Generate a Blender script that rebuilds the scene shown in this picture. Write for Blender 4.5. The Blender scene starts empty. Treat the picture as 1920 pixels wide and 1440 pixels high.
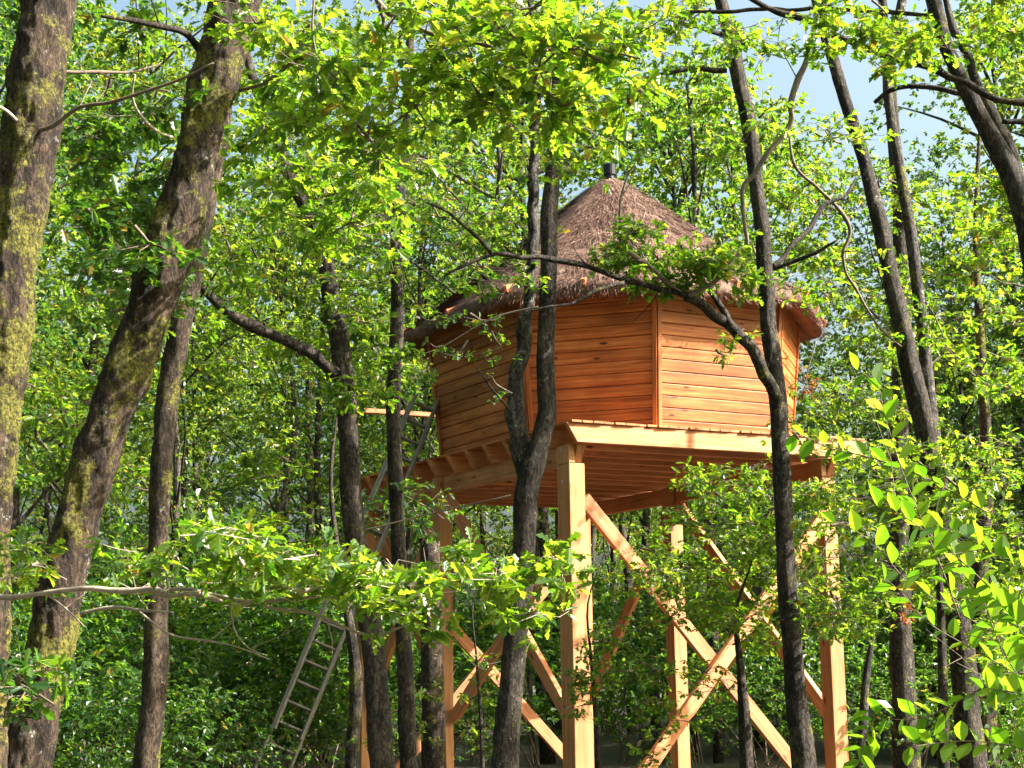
import bpy, bmesh, math, random
import numpy as np
from mathutils import Vector, Matrix, noise

random.seed(7)
rng = np.random.default_rng(7)
SC = bpy.context.scene
COL = SC.collection

# ------------------------------------------------------------------ camera, light, exposure
FPX, PITCH, ROLL, EYE = 3000.0, math.radians(10.3), -0.0145, 1.6
FW = Vector((0, math.cos(PITCH), math.sin(PITCH)))
RT0 = Vector((1, 0, 0)); UP0 = RT0.cross(FW)
RT = (math.cos(ROLL) * RT0 + math.sin(ROLL) * UP0)
UP = (-math.sin(ROLL) * RT0 + math.cos(ROLL) * UP0)
cam_data = bpy.data.cameras.new('camera')
cam = bpy.data.objects.new('camera', cam_data); COL.objects.link(cam)
cam.matrix_world = Matrix(((RT.x, UP.x, -FW.x, 0), (RT.y, UP.y, -FW.y, 0), (RT.z, UP.z, -FW.z, EYE), (0, 0, 0, 1)))
cam_data.sensor_width = 36; cam_data.lens = FPX / 1920 * 36
cam_data.clip_start = 0.1; cam_data.clip_end = 2000
SC.camera = cam

SUN_EL, SUN_AZ = math.radians(38), math.radians(-9)      # azimuth counted from +X towards +Y
world = bpy.data.worlds.new('World'); SC.world = world; world.use_nodes = True
wn = world.node_tree; wn.nodes.clear()
sky = wn.nodes.new('ShaderNodeTexSky'); sky.sky_type = 'NISHITA'; sky.sun_disc = False
sky.sun_elevation = SUN_EL; sky.sun_rotation = math.pi / 2 - SUN_AZ
sky.air_density = 1.0; sky.dust_density = 10.0; sky.ozone_density = 0.4
bg = wn.nodes.new('ShaderNodeBackground'); bg.inputs['Strength'].default_value = 0.095
wo = wn.nodes.new('ShaderNodeOutputWorld')
tint = wn.nodes.new('ShaderNodeMix'); tint.data_type = 'RGBA'; tint.blend_type = 'MULTIPLY'; tint.inputs[0].default_value = 1
tint.inputs[7].default_value = (0.92, 1.06, 1.0, 1)      # camera white balance
wn.links.new(sky.outputs[0], tint.inputs[6]); wn.links.new(tint.outputs[2], bg.inputs[0]); wn.links.new(bg.outputs[0], wo.inputs[0])
sd = bpy.data.lights.new('sun', 'SUN'); sun = bpy.data.objects.new('sun', sd); COL.objects.link(sun)
sd.energy = 5.0; sd.angle = math.radians(0.55); sd.color = (1.0, 0.94, 0.85)
sdir = Vector((math.cos(SUN_EL) * math.cos(SUN_AZ), math.cos(SUN_EL) * math.sin(SUN_AZ), math.sin(SUN_EL)))
sun.rotation_euler = sdir.to_track_quat('Z', 'Y').to_euler()
sun.location = sdir * 60
SC.view_settings.view_transform = 'Standard'; SC.view_settings.look = 'None'
SC.view_settings.exposure = 2.12; SC.view_settings.gamma = 1.0
SC.view_settings.use_curve_mapping = False
SC.render.engine = 'CYCLES'
SC.cycles.max_bounces = 8; SC.cycles.transmission_bounces = 6
SC.cycles.diffuse_bounces = 4; SC.cycles.glossy_bounces = 2

def at(x, y, Y):
    """point at distance Y (world Y) on the line of sight through photo pixel x, y"""
    d = FW + RT * ((x - 960) / FPX) + UP * ((720 - y) / FPX)
    return Vector((0, 0, EYE)) + d * (Y / d.y)

# ------------------------------------------------------------------ object helpers
def tag(o, label=None, cat=None, group=None, kind=None):
    if label: o['label'] = label
    if cat: o['category'] = cat
    if group: o['group'] = group
    if kind: o['kind'] = kind
    return o

def empty(name, loc=(0, 0, 0)):
    o = bpy.data.objects.new(name, None); COL.objects.link(o); o.location = loc
    o.empty_display_size = 0.2
    return o

def link(name, me, mat, parent=None, mw=None):
    o = bpy.data.objects.new(name, me); COL.objects.link(o)
    if mat and not me.materials: me.materials.append(mat)
    if parent is not None:
        o.parent = parent
        # parts are written in world space; every parent is only translated
        ploc = Vector((0, 0, 0)); p = parent
        while p is not None:
            ploc += Vector(p.location); p = p.parent
        m = Matrix.Translation(-ploc)
        if mw is not None: m = m @ mw
        if mw is None: o.location = -ploc
        else: o.matrix_basis = m
    elif mw is not None: o.matrix_world = mw
    return o

def mesh_np(name, V, F, smooth=False):
    """V (n,3) array, F list of arrays each (m,k)"""
    me = bpy.data.meshes.new(name)
    V = np.asarray(V, dtype=np.float32)
    if not isinstance(F, list): F = [F]
    F = [np.asarray(f, dtype=np.int32) for f in F if len(f)]
    me.vertices.add(len(V)); me.vertices.foreach_set('co', V.ravel())
    loops = np.concatenate([f.ravel() for f in F])
    tot = np.concatenate([np.full(len(f), f.shape[1], dtype=np.int32) for f in F])
    start = np.concatenate([[0], np.cumsum(tot)[:-1]]).astype(np.int32)
    me.loops.add(len(loops)); me.loops.foreach_set('vertex_index', loops)
    me.polygons.add(len(tot)); me.polygons.foreach_set('loop_start', start)
    me.polygons.foreach_set('use_smooth', np.full(len(tot), bool(smooth)))
    me.update(calc_edges=True)
    return me

# ------------------------------------------------------------------ materials
def new_mat(name):
    m = bpy.data.materials.new(name); m.use_nodes = True
    m.node_tree.nodes.clear()
    return m, m.node_tree.nodes, m.node_tree.links

def nd(n, t, **kw):
    x = n.new(t)
    for k, v in kw.items():
        if k in x.inputs: x.inputs[k].default_value = v
        else: setattr(x, k, v)
    return x

def ramp(n, stops):
    r = n.new('ShaderNodeValToRGB'); e = r.color_ramp.elements
    while len(e) < len(stops): e.new(0.5)
    for i, (p, c) in enumerate(stops):
        e[i].position = p; e[i].color = (*c, 1) if len(c) == 3 else c
    return r

def mixc(n, l, fac, a, b, mode='MIX'):
    m = n.new('ShaderNodeMix'); m.data_type = 'RGBA'; m.blend_type = mode
    for s, v in ((m.inputs[0], fac), (m.inputs[6], a), (m.inputs[7], b)):
        if isinstance(v, bpy.types.NodeSocket): l.new(v, s)
        elif isinstance(v, (int, float)): s.default_value = v
        else: s.default_value = (*v, 1)
    return m.outputs[2]

def math_n(n, l, op, a, b=0.0, c=None, clamp=False):
    m = n.new('ShaderNodeMath'); m.operation = op; m.use_clamp = clamp
    for i, v in enumerate((a, b, c)):
        if v is None: continue
        if isinstance(v, bpy.types.NodeSocket): l.new(v, m.inputs[i])
        else: m.inputs[i].default_value = v
    return m.outputs[0]

def leaf_mat(name, dif, trn, mixf=0.5, rough=0.38):
    m, n, l = new_mat(name)
    geo = n.new('ShaderNodeNewGeometry'); oi = n.new('ShaderNodeObjectInfo')
    s = math_n(n, l, 'ADD', geo.outputs['Random Per Island'], oi.outputs['Random'])
    r = math_n(n, l, 'FRACT', s)
    rd = ramp(n, [(0, dif[0]), (0.5, dif[1]), (.965, dif[2]), (.975, (.20, .15, .03))]); rt = ramp(n, [(0, trn[0]), (0.5, trn[1]), (.965, trn[2]), (.975, (.42, .30, .04))])
    l.new(r, rd.inputs[0]); l.new(r, rt.inputs[0])
    tc = n.new('ShaderNodeTexCoord')
    nz = nd(n, 'ShaderNodeTexNoise', Scale=0.7, Detail=2.0); l.new(tc.outputs['Object'], nz.inputs['Vector'])
    f = ramp(n, [(0.35, (0.8, 0.86, 0.9)), (0.65, (1.2, 1.1, 0.9))]); l.new(nz.outputs['Fac'], f.inputs[0])
    cd = mixc(n, l, 1.0, rd.outputs[0], f.outputs[0], 'MULTIPLY')
    ct = mixc(n, l, 1.0, rt.outputs[0], f.outputs[0], 'MULTIPLY')
    p = nd(n, 'ShaderNodeBsdfPrincipled', Roughness=rough); l.new(cd, p.inputs['Base Color'])
    p.inputs['Specular IOR Level'].default_value = 0.6
    t = n.new('ShaderNodeBsdfTranslucent'); l.new(ct, t.inputs['Color'])
    mx = nd(n, 'ShaderNodeMixShader'); mx.inputs[0].default_value = mixf
    l.new(p.outputs[0], mx.inputs[1]); l.new(t.outputs[0], mx.inputs[2])
    o = n.new('ShaderNodeOutputMaterial'); l.new(mx.outputs[0], o.inputs[0])
    return m

def bark_mat(name, dark, light, moss=0.0, lichen=0.3, scale=1.0, mosscol=(0.25, 0.23, 0.035)):
    m, n, l = new_mat(name)
    tc = n.new('ShaderNodeTexCoord')
    mp = n.new('ShaderNodeMapping'); mp.inputs['Scale'].default_value = (46 * scale, 46 * scale, 20 * scale)
    l.new(tc.outputs['Object'], mp.inputs[0])
    n1 = nd(n, 'ShaderNodeTexNoise', Scale=1.0, Detail=8.0, Roughness=0.72, Distortion=0.6); l.new(mp.outputs[0], n1.inputs['Vector'])
    mp2 = n.new('ShaderNodeMapping'); mp2.inputs['Scale'].default_value = (9 * scale, 9 * scale, 3.4 * scale)
    l.new(tc.outputs['Object'], mp2.inputs[0])
    n2 = nd(n, 'ShaderNodeTexNoise', Scale=1.0, Detail=4.0, Roughness=0.6); l.new(mp2.outputs[0], n2.inputs['Vector'])
    h = math_n(n, l, 'MULTIPLY_ADD', n2.outputs['Fac'], 0.5, n1.outputs['Fac'])
    c1 = ramp(n, [(0.60, tuple(.25 * c for c in dark)), (0.72, dark), (0.90, light)]); l.new(h, c1.inputs[0])
    nl = nd(n, 'ShaderNodeTexNoise', Scale=7.0 * scale, Detail=7.0, Roughness=0.8); l.new(tc.outputs['Object'], nl.inputs['Vector'])
    ml = ramp(n, [(0.68 - 0.22 * lichen, (0, 0, 0)), (0.71 - 0.22 * lichen, (1, 1, 1))]); l.new(nl.outputs['Fac'], ml.inputs[0])
    nl2 = nd(n, 'ShaderNodeTexNoise', Scale=50.0, Detail=4.0, Roughness=0.7); l.new(tc.outputs['Object'], nl2.inputs['Vector'])
    lc = ramp(n, [(0.42, (0.04, 0.035, 0.028)), (0.6, (0.36, 0.34, 0.29))]); l.new(nl2.outputs['Fac'], lc.inputs[0])
    out_c = mixc(n, l, ml.outputs[0], c1.outputs[0], lc.outputs[0])
    if moss > 0:
        nm = nd(n, 'ShaderNodeTexNoise', Scale=2.2, Detail=8.0, Roughness=0.78); l.new(tc.outputs['Object'], nm.inputs['Vector'])
        mm = ramp(n, [(0.62 - 0.25 * moss, (0, 0, 0)), (0.66 - 0.25 * moss, (1, 1, 1))]); l.new(nm.outputs['Fac'], mm.inputs[0])
        nm2 = nd(n, 'ShaderNodeTexNoise', Scale=55.0, Detail=5.0, Roughness=0.75); l.new(tc.outputs['Object'], nm2.inputs['Vector'])
        mc = ramp(n, [(0.40, tuple(0.10 * c for c in mosscol)), (0.62, mosscol)]); l.new(nm2.outputs['Fac'], mc.inputs[0])
        out_c = mixc(n, l, mm.outputs[0], out_c, mc.outputs[0])
    p = nd(n, 'ShaderNodeBsdfPrincipled', Roughness=0.8); l.new(out_c, p.inputs['Base Color'])
    p.inputs['Specular IOR Level'].default_value = 0.3
    b = nd(n, 'ShaderNodeBump', Strength=1.0, Distance=0.05); l.new(h, b.inputs['Height']); l.new(b.outputs[0], p.inputs['Normal'])
    o = n.new('ShaderNodeOutputMaterial'); l.new(p.outputs[0], o.inputs[0])
    return m

def wood_mat(name, dark, mid, light, grain=1.0, rough=0.6, vary=0.25):
    """sawn softwood, grain along the piece's own x axis"""
    m, n, l = new_mat(name)
    tc = n.new('ShaderNodeTexCoord'); oi = n.new('ShaderNodeObjectInfo')
    off = n.new('ShaderNodeVectorMath'); off.operation = 'MULTIPLY_ADD'
    comb = n.new('ShaderNodeCombineXYZ')
    for i in range(3): l.new(oi.outputs['Random'], comb.inputs[i])
    l.new(comb.outputs[0], off.inputs[0]); off.inputs[1].default_value = (37, 53, 71); l.new(tc.outputs['Object'], off.inputs[2])
    mp = n.new('ShaderNodeMapping'); mp.inputs['Scale'].default_value = (1.2, 26 * grain, 26 * grain); l.new(off.outputs[0], mp.inputs[0])
    n1 = nd(n, 'ShaderNodeTexNoise', Scale=1.0, Detail=5.0, Roughness=0.6, Distortion=0.4); l.new(mp.outputs[0], n1.inputs['Vector'])
    c = ramp(n, [(0.32, dark), (0.5, mid), (0.7, light)]); l.new(n1.outputs['Fac'], c.inputs[0])
    # knots
    mk = n.new('ShaderNodeMapping'); mk.inputs['Scale'].default_value = (2.2, 7, 7); l.new(off.outputs[0], mk.inputs[0])
    vk = nd(n, 'ShaderNodeTexVoronoi', Scale=1.0); l.new(mk.outputs[0], vk.inputs['Vector'])
    kk = ramp(n, [(0.085, (1, 1, 1)), (0.15, (0, 0, 0))]); l.new(vk.outputs['Distance'], kk.inputs[0])
    c2 = mixc(n, l, kk.outputs[0], c.outputs[0], tuple(0.35 * x for x in dark))
    # broad blotches of stain
    nb = nd(n, 'ShaderNodeTexNoise', Scale=1.6, Detail=3.0); l.new(off.outputs[0], nb.inputs['Vector'])
    rb = ramp(n, [(0.3, (1 - vary,) * 3), (0.7, (1 + vary * 0.6,) * 3)]); l.new(nb.outputs['Fac'], rb.inputs[0])
    c3 = mixc(n, l, 1.0, c2, rb.outputs[0], 'MULTIPLY')
    ro = ramp(n, [(0, (1 - vary * 0.7,) * 3), (1, (1 + vary * 0.5, 1 + vary * 0.4, 1 + vary * 0.3))]); l.new(oi.outputs['Random'], ro.inputs[0])
    c4 = mixc(n, l, 1.0, c3, ro.outputs[0], 'MULTIPLY')
    p = nd(n, 'ShaderNodeBsdfPrincipled', Roughness=rough); l.new(c4, p.inputs['Base Color'])
    p.inputs['Specular IOR Level'].default_value = 0.35
    b = nd(n, 'ShaderNodeBump', Strength=0.35, Distance=0.004); l.new(n1.outputs['Fac'], b.inputs['Height']); l.new(b.outputs[0], p.inputs['Normal'])
    o = n.new('ShaderNodeOutputMaterial'); l.new(p.outputs[0], o.inputs[0])
    return m

def plain_mat(name, col, rough=0.6, metal=0.0, noise_s=None, vary=0.2):
    m, n, l = new_mat(name)
    p = nd(n, 'ShaderNodeBsdfPrincipled', Roughness=rough, Metallic=metal)
    p.inputs['Base Color'].default_value = (*col, 1)
    tc = n.new('ShaderNodeTexCoord')
    nz = nd(n, 'ShaderNodeTexNoise', Scale=noise_s or 12.0, Detail=5.0, Roughness=0.65); l.new(tc.outputs['Object'], nz.inputs['Vector'])
    r = ramp(n, [(0.3, tuple(c * (1 - vary) for c in col)), (0.7, tuple(min(1, c * (1 + vary)) for c in col))])
    l.new(nz.outputs['Fac'], r.inputs[0]); l.new(r.outputs[0], p.inputs['Base Color'])
    o = n.new('ShaderNodeOutputMaterial'); l.new(p.outputs[0], o.inputs[0])
    return m

M = {}
M['oak'] = leaf_mat('oak_leaf', ((.024, .068, .012), (.055, .115, .015), (.10, .16, .02)),
                    ((.10, .26, .010), (.27, .47, .014), (.46, .60, .035)), 0.56)
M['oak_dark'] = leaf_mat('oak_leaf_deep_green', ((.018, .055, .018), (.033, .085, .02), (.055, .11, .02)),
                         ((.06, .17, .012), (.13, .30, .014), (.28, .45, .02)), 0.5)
M['far'] = leaf_mat('far_leaf', ((.015, .048, .015), (.034, .082, .02), (.075, .12, .025)),
                    ((.05, .16, .02), (.17, .32, .02), (.38, .48, .04)), 0.52)
M['far_blue'] = leaf_mat('far_leaf_blueish', ((.012, .045, .018), (.025, .07, .025), (.05, .095, .03)),
                    ((.03, .12, .02), (.08, .21, .025), (.20, .34, .04)), 0.45, 0.3)
M['far_yellow'] = leaf_mat('far_leaf_yellowish', ((.03, .07, .012), (.06, .11, .016), (.11, .15, .025)),
                    ((.10, .22, .015), (.24, .38, .02), (.42, .50, .04)), 0.52, 0.4)
M['shrub'] = leaf_mat('buckthorn_leaf', ((.06, .13, .015), (.08, .16, .018), (.11, .19, .02)),
                      ((.13, .33, .01), (.22, .44, .012), (.34, .54, .02)), 0.62, 0.42)
M['dead'] = leaf_mat('dead_leaf', ((.18, .06, .02), (.25, .09, .025), (.3, .12, .03)),
                     ((.3, .1, .02), (.4, .15, .03), (.45, .2, .04)), 0.3, 0.7)
M['bark_moss'] = bark_mat('mossy_bark', (.022, .013, .008), (.12, .075, .048), 0.44, 0.36)
M['bark_brown'] = bark_mat('brown_bark', (.03, .019, .012), (.14, .095, .065), 0.22, 0.3)
M['bark'] = bark_mat('oak_bark', (.02, .014, .011), (.11, .082, .065), 0.2, 0.35)
M['bark_grey'] = bark_mat('grey_bark', (.024, .019, .017), (.15, .125, .11), 0.15, 0.5)
M['bark_far'] = bark_mat('far_bark', (.025, .018, .013), (.13, .1, .075), 0.1, 0.25, 0.6)
M['twig'] = plain_mat('twig_bark', (.12, .085, .06), 0.8, 0, 30, 0.4)
M['pale_twig'] = plain_mat('pale_twig_bark', (.34, .27, .22), 0.75, 0, 25, 0.35)
M['brown_twig'] = plain_mat('brown_twig_bark', (.17, .125, .1), 0.75, 0, 40, 0.5)
M['plank'] = wood_mat('stained_cladding', (.26, .062, .015), (.42, .125, .032), (.57, .215, .07), 1.0, 0.5, 0.36)
M['timber'] = wood_mat('sawn_douglas_timber', (.41, .135, .052), (.53, .205, .088), (.61, .285, .14), 0.9, 0.65, 0.22)
M['post'] = wood_mat('sawn_post_timber', (.40, .148, .055), (.50, .215, .088), (.58, .29, .135), 0.8, 0.65, 0.16)
M['under'] = wood_mat('joist_timber', (.34, .085, .025), (.50, .155, .048), (.60, .235, .085), 0.9, 0.65, 0.25)
M['alu'] = plain_mat('aluminium', (.20, .17, .14), 0.65, 0.15, 9, 0.2)
M['rubber'] = plain_mat('dark_plastic', (.02, .02, .022), 0.5)
M['steel'] = plain_mat('galvanised_steel', (.4, .42, .45), 0.4, 0.8)
M['cap'] = plain_mat('black_flue', (.015, .015, .02), 0.35, 0.3)
M['board'] = wood_mat('deck_board_shade_tone', (.28, .078, .024), (.44, .145, .048), (.54, .21, .08), 1.0, 0.65, 0.3)  # underdeck shade and bounce put into the colour, deeper than the joists
M['rope'] = plain_mat('weathered_rope', (.22, .16, .12), 0.8)

def thatch_mat():
    m, n, l = new_mat('heather_thatch')
    geo = n.new('ShaderNodeNewGeometry'); tc = n.new('ShaderNodeTexCoord')
    r = ramp(n, [(0, (.04, .02, .015)), (.45, (.115, .062, .046)), (.8, (.24, .145, .11)), (1, (.42, .29, .235))])
    nz = nd(n, 'ShaderNodeTexNoise', Scale=14.0, Detail=5.0, Roughness=0.7); l.new(tc.outputs['Object'], nz.inputs['Vector'])
    a = math_n(n, l, 'MULTIPLY_ADD', geo.outputs['Random Per Island'], 0.7, -0.1)
    nb = nd(n, 'ShaderNodeTexNoise', Scale=2.6, Detail=4.0, Roughness=0.6); l.new(tc.outputs['Object'], nb.inputs['Vector'])  # broad mottling puts leaf-dapple shading into the thatch colour
    a2 = math_n(n, l, 'MULTIPLY_ADD', nb.outputs['Fac'], 0.9, a); a3 = math_n(n, l, 'SUBTRACT', a2, 0.45)
    b = math_n(n, l, 'MULTIPLY_ADD', nz.outputs['Fac'], 0.6, a3); l.new(b, r.inputs[0])
    p = nd(n, 'ShaderNodeBsdfPrincipled', Roughness=0.85); l.new(r.outputs[0], p.inputs['Base Color'])
    p.inputs['Specular IOR Level'].default_value = 0.2
    o = n.new('ShaderNodeOutputMaterial'); l.new(p.outputs[0], o.inputs[0])
    return m
M['thatch'] = thatch_mat()

def ground_mat():
    m, n, l = new_mat('forest_floor')
    tc = n.new('ShaderNodeTexCoord')
    a = nd(n, 'ShaderNodeTexNoise', Scale=0.5, Detail=6.0); l.new(tc.outputs['Object'], a.inputs['Vector'])
    b = nd(n, 'ShaderNodeTexVoronoi', Scale=14.0); l.new(tc.outputs['Object'], b.inputs['Vector'])
    r1 = ramp(n, [(0.35, (.018, .028, .010)), (0.6, (.045, .032, .02))]); l.new(a.outputs['Fac'], r1.inputs[0])
    r2 = ramp(n, [(0.0, (.5, .5, .5)), (1.0, (1.5, 1.4, 1.2))]); l.new(b.outputs['Color'], r2.inputs[0])
    c = mixc(n, l, 1.0, r1.outputs[0], r2.outputs[0], 'MULTIPLY')
    p = nd(n, 'ShaderNodeBsdfPrincipled', Roughness=0.9); l.new(c, p.inputs['Base Color'])
    bp = nd(n, 'ShaderNodeBump', Strength=0.6, Distance=0.03); l.new(b.outputs['Distance'], bp.inputs['Height']); l.new(bp.outputs[0], p.inputs['Normal'])
    o = n.new('ShaderNodeOutputMaterial'); l.new(p.outputs[0], o.inputs[0])
    return m
M['ground'] = ground_mat()

# ------------------------------------------------------------------ ground
def build_ground():
    xs = np.concatenate([np.linspace(-900, -70, 12), np.linspace(-60, 60, 81), np.linspace(70, 900, 12)])
    ys = np.concatenate([np.linspace(-300, -20, 6), np.linspace(-10, 110, 81), np.linspace(130, 1500, 14)])
    V = []
    for y in ys:
        for x in xs:
            near = math.exp(-((x / 60) ** 2 + ((y - 30) / 70) ** 2))
            V.append((x, y, near * (0.25 * noise.noise((x * .13, y * .13, 0)) - 0.1)))
    nx = len(xs); F = [(j * nx + i, j * nx + i + 1, (j + 1) * nx + i + 1, (j + 1) * nx + i) for j in range(len(ys) - 1) for i in range(nx - 1)]
    o = link('ground', mesh_np('ground', V, np.array(F), True), M['ground'])
    tag(o, 'dark leaf-littered forest floor under the oaks', None, None, 'structure')
build_ground()

# ------------------------------------------------------------------ tubes (trunks, limbs, twigs)
def spline(pts, rad, step):
    """Catmull-Rom through pts, radii interpolated; returns arrays"""
    P = [Vector(p) for p in pts]; n = len(P); out = []; R = []
    for i in range(n - 1):
        p0 = P[i - 1] if i else P[0] * 2 - P[1]; p1, p2 = P[i], P[i + 1]
        p3 = P[i + 2] if i + 2 < n else P[n - 1] * 2 - P[n - 2]
        k = max(1, int((p2 - p1).length / step))
        for j in range(k):
            t = j / k
            out.append(0.5 * ((2 * p1) + (p2 - p0) * t + (2 * p0 - 5 * p1 + 4 * p2 - p3) * t * t + (3 * p1 - p0 - 3 * p2 + p3) * t ** 3))
            R.append(rad[i] * (1 - t) + rad[i + 1] * t)
    out.append(P[-1]); R.append(rad[-1])
    return out, R

class Tubes:
    def __init__(s): s.V = []; s.F = []; s.T = []
    def add(s, pts, rad, sides=8, step=0.15, rough=0.0, seed=0.0, cap=True, freq=6.0):
        P, R = spline(pts, rad, step) if step else ([Vector(p) for p in pts], list(rad))
        b0 = len(s.V); n = len(P)
        t = (P[1] - P[0]).normalized(); a = t.orthogonal().normalized()
        for i in range(n):
            tt = (P[min(i + 1, n - 1)] - P[max(i - 1, 0)]).normalized()
            a = (a - tt * a.dot(tt)).normalized(); b = tt.cross(a)
            for k in range(sides):
                th = 2 * math.pi * k / sides; d = a * math.cos(th) + b * math.sin(th); r = R[i]
                if rough:
                    q = P[i] + d * r
                    r *= 1 + rough * (noise.noise((q.x * freq + seed, q.y * freq, q.z * freq * .35)) + 0.6 * noise.noise((q.x * freq * 3 + seed, q.y * freq * 3, q.z * freq * 1.2)) + .3 * noise.noise((q.x * freq * 8 + seed, q.y * freq * 8, q.z * freq * 3.5)))
                s.V.append(tuple(P[i] + d * r))
        for i in range(n - 1):
            for k in range(sides):
                k2 = (k + 1) % sides
                s.F.append((b0 + i * sides + k, b0 + i * sides + k2, b0 + (i + 1) * sides + k2, b0 + (i + 1) * sides + k))
        if cap:
            for ring, flip in ((0, 1), (n - 1, 0)):
                c = len(s.V); s.V.append(tuple(P[ring]))
                for k in range(sides):
                    k2 = (k + 1) % sides; q = (b0 + ring * sides + k, b0 + ring * sides + k2)
                    s.T.append((q[1], q[0], c) if flip else (q[0], q[1], c))
        return P, R
    def build(s, name, mat, parent=None, smooth=True):
        me = mesh_np(name, s.V, [np.array(s.F)] + ([np.array(s.T)] if s.T else []), smooth)
        return link(name, me, mat, parent)

# ------------------------------------------------------------------ leaves
OAK = [(0, .0), (.14, .035), (.2, .13), (.29, .15), (.33, .09), (.42, .12), (.47, .25), (.57, .27), (.6, .15), (.68, .17), (.75, .26), (.84, .24), (.87, .14), (.96, .1), (1.0, 0)]
OVAL = [(0, 0), (.1, .1), (.25, .25), (.45, .33), (.65, .3), (.85, .16), (1.0, 0)]
DIA = [(0, 0), (.3, .22), (.62, .3), (1.0, 0)]
def leaf_template(half, fold=0.25, curl=0.12):
    V = []; n = len(half)
    for (x, y) in half: V.append((x, y, fold * y - curl * x * x))
    for (x, y) in half[1:-1]: V.append((x, -y, fold * y - curl * x * x))
    a = list(range(n)); b = [0] + list(range(n, n + n - 2)) + [n - 1]
    return np.array(V, dtype=np.float32), [list(reversed(a)), b]
T_OAK = leaf_template(OAK); T_OVAL = leaf_template(OVAL, 0.35, .18); T_DIA = leaf_template(DIA, 0.4, .15)

def leaves_arrays(tmpl, P, D, N, L):
    tv, tf = tmpl; n = len(P)
    D = D / np.linalg.norm(D, axis=1, keepdims=True)
    N = N - (N * D).sum(1, keepdims=True) * D; N /= np.linalg.norm(N, axis=1, keepdims=True) + 1e-9
    B = np.cross(N, D)
    V = P[:, None, :] + L[:, None, None] * (tv[None, :, 0, None] * D[:, None, :] + tv[None, :, 1, None] * B[:, None, :] + tv[None, :, 2, None] * N[:, None, :])
    k = len(tv); offs = (np.arange(n) * k)[:, None]
    Fs = [np.array(f)[None, :] + offs for f in tf]
    return V.reshape(-1, 3), Fs

def leaf_mesh(name, tmpl, P, D, N, L):
    V, F = leaves_arrays(tmpl, P, D, N, L)
    return mesh_np(name, V, F)

def rosettes(C, A, per, size, spread=0.9, flat=0.55):
    """leaves round twig tips: C tips (n,3), A twig directions (n,3)"""
    n = len(C); k = per
    P = np.repeat(C, k, 0); Ax = np.repeat(A, k, 0)
    up = np.array([0, 0, 1.0]); m = n * k
    side = rng.normal(size=(m, 3)); side[:, 2] *= flat
    side -= (side * Ax).sum(1, keepdims=True) * Ax * 0.6
    side /= np.linalg.norm(side, axis=1, keepdims=True) + 1e-9
    D = Ax * rng.uniform(0.1, 1.0, (m, 1)) + side * spread
    D[:, 2] -= rng.uniform(0, 0.35, m)
    N = up + rng.normal(size=(m, 3)) * 0.42
    L = size * rng.uniform(0.55, 1.15, m)
    P = P - Ax * rng.uniform(0, 0.9, (m, 1)) * size
    return P, D, N, L

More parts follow.
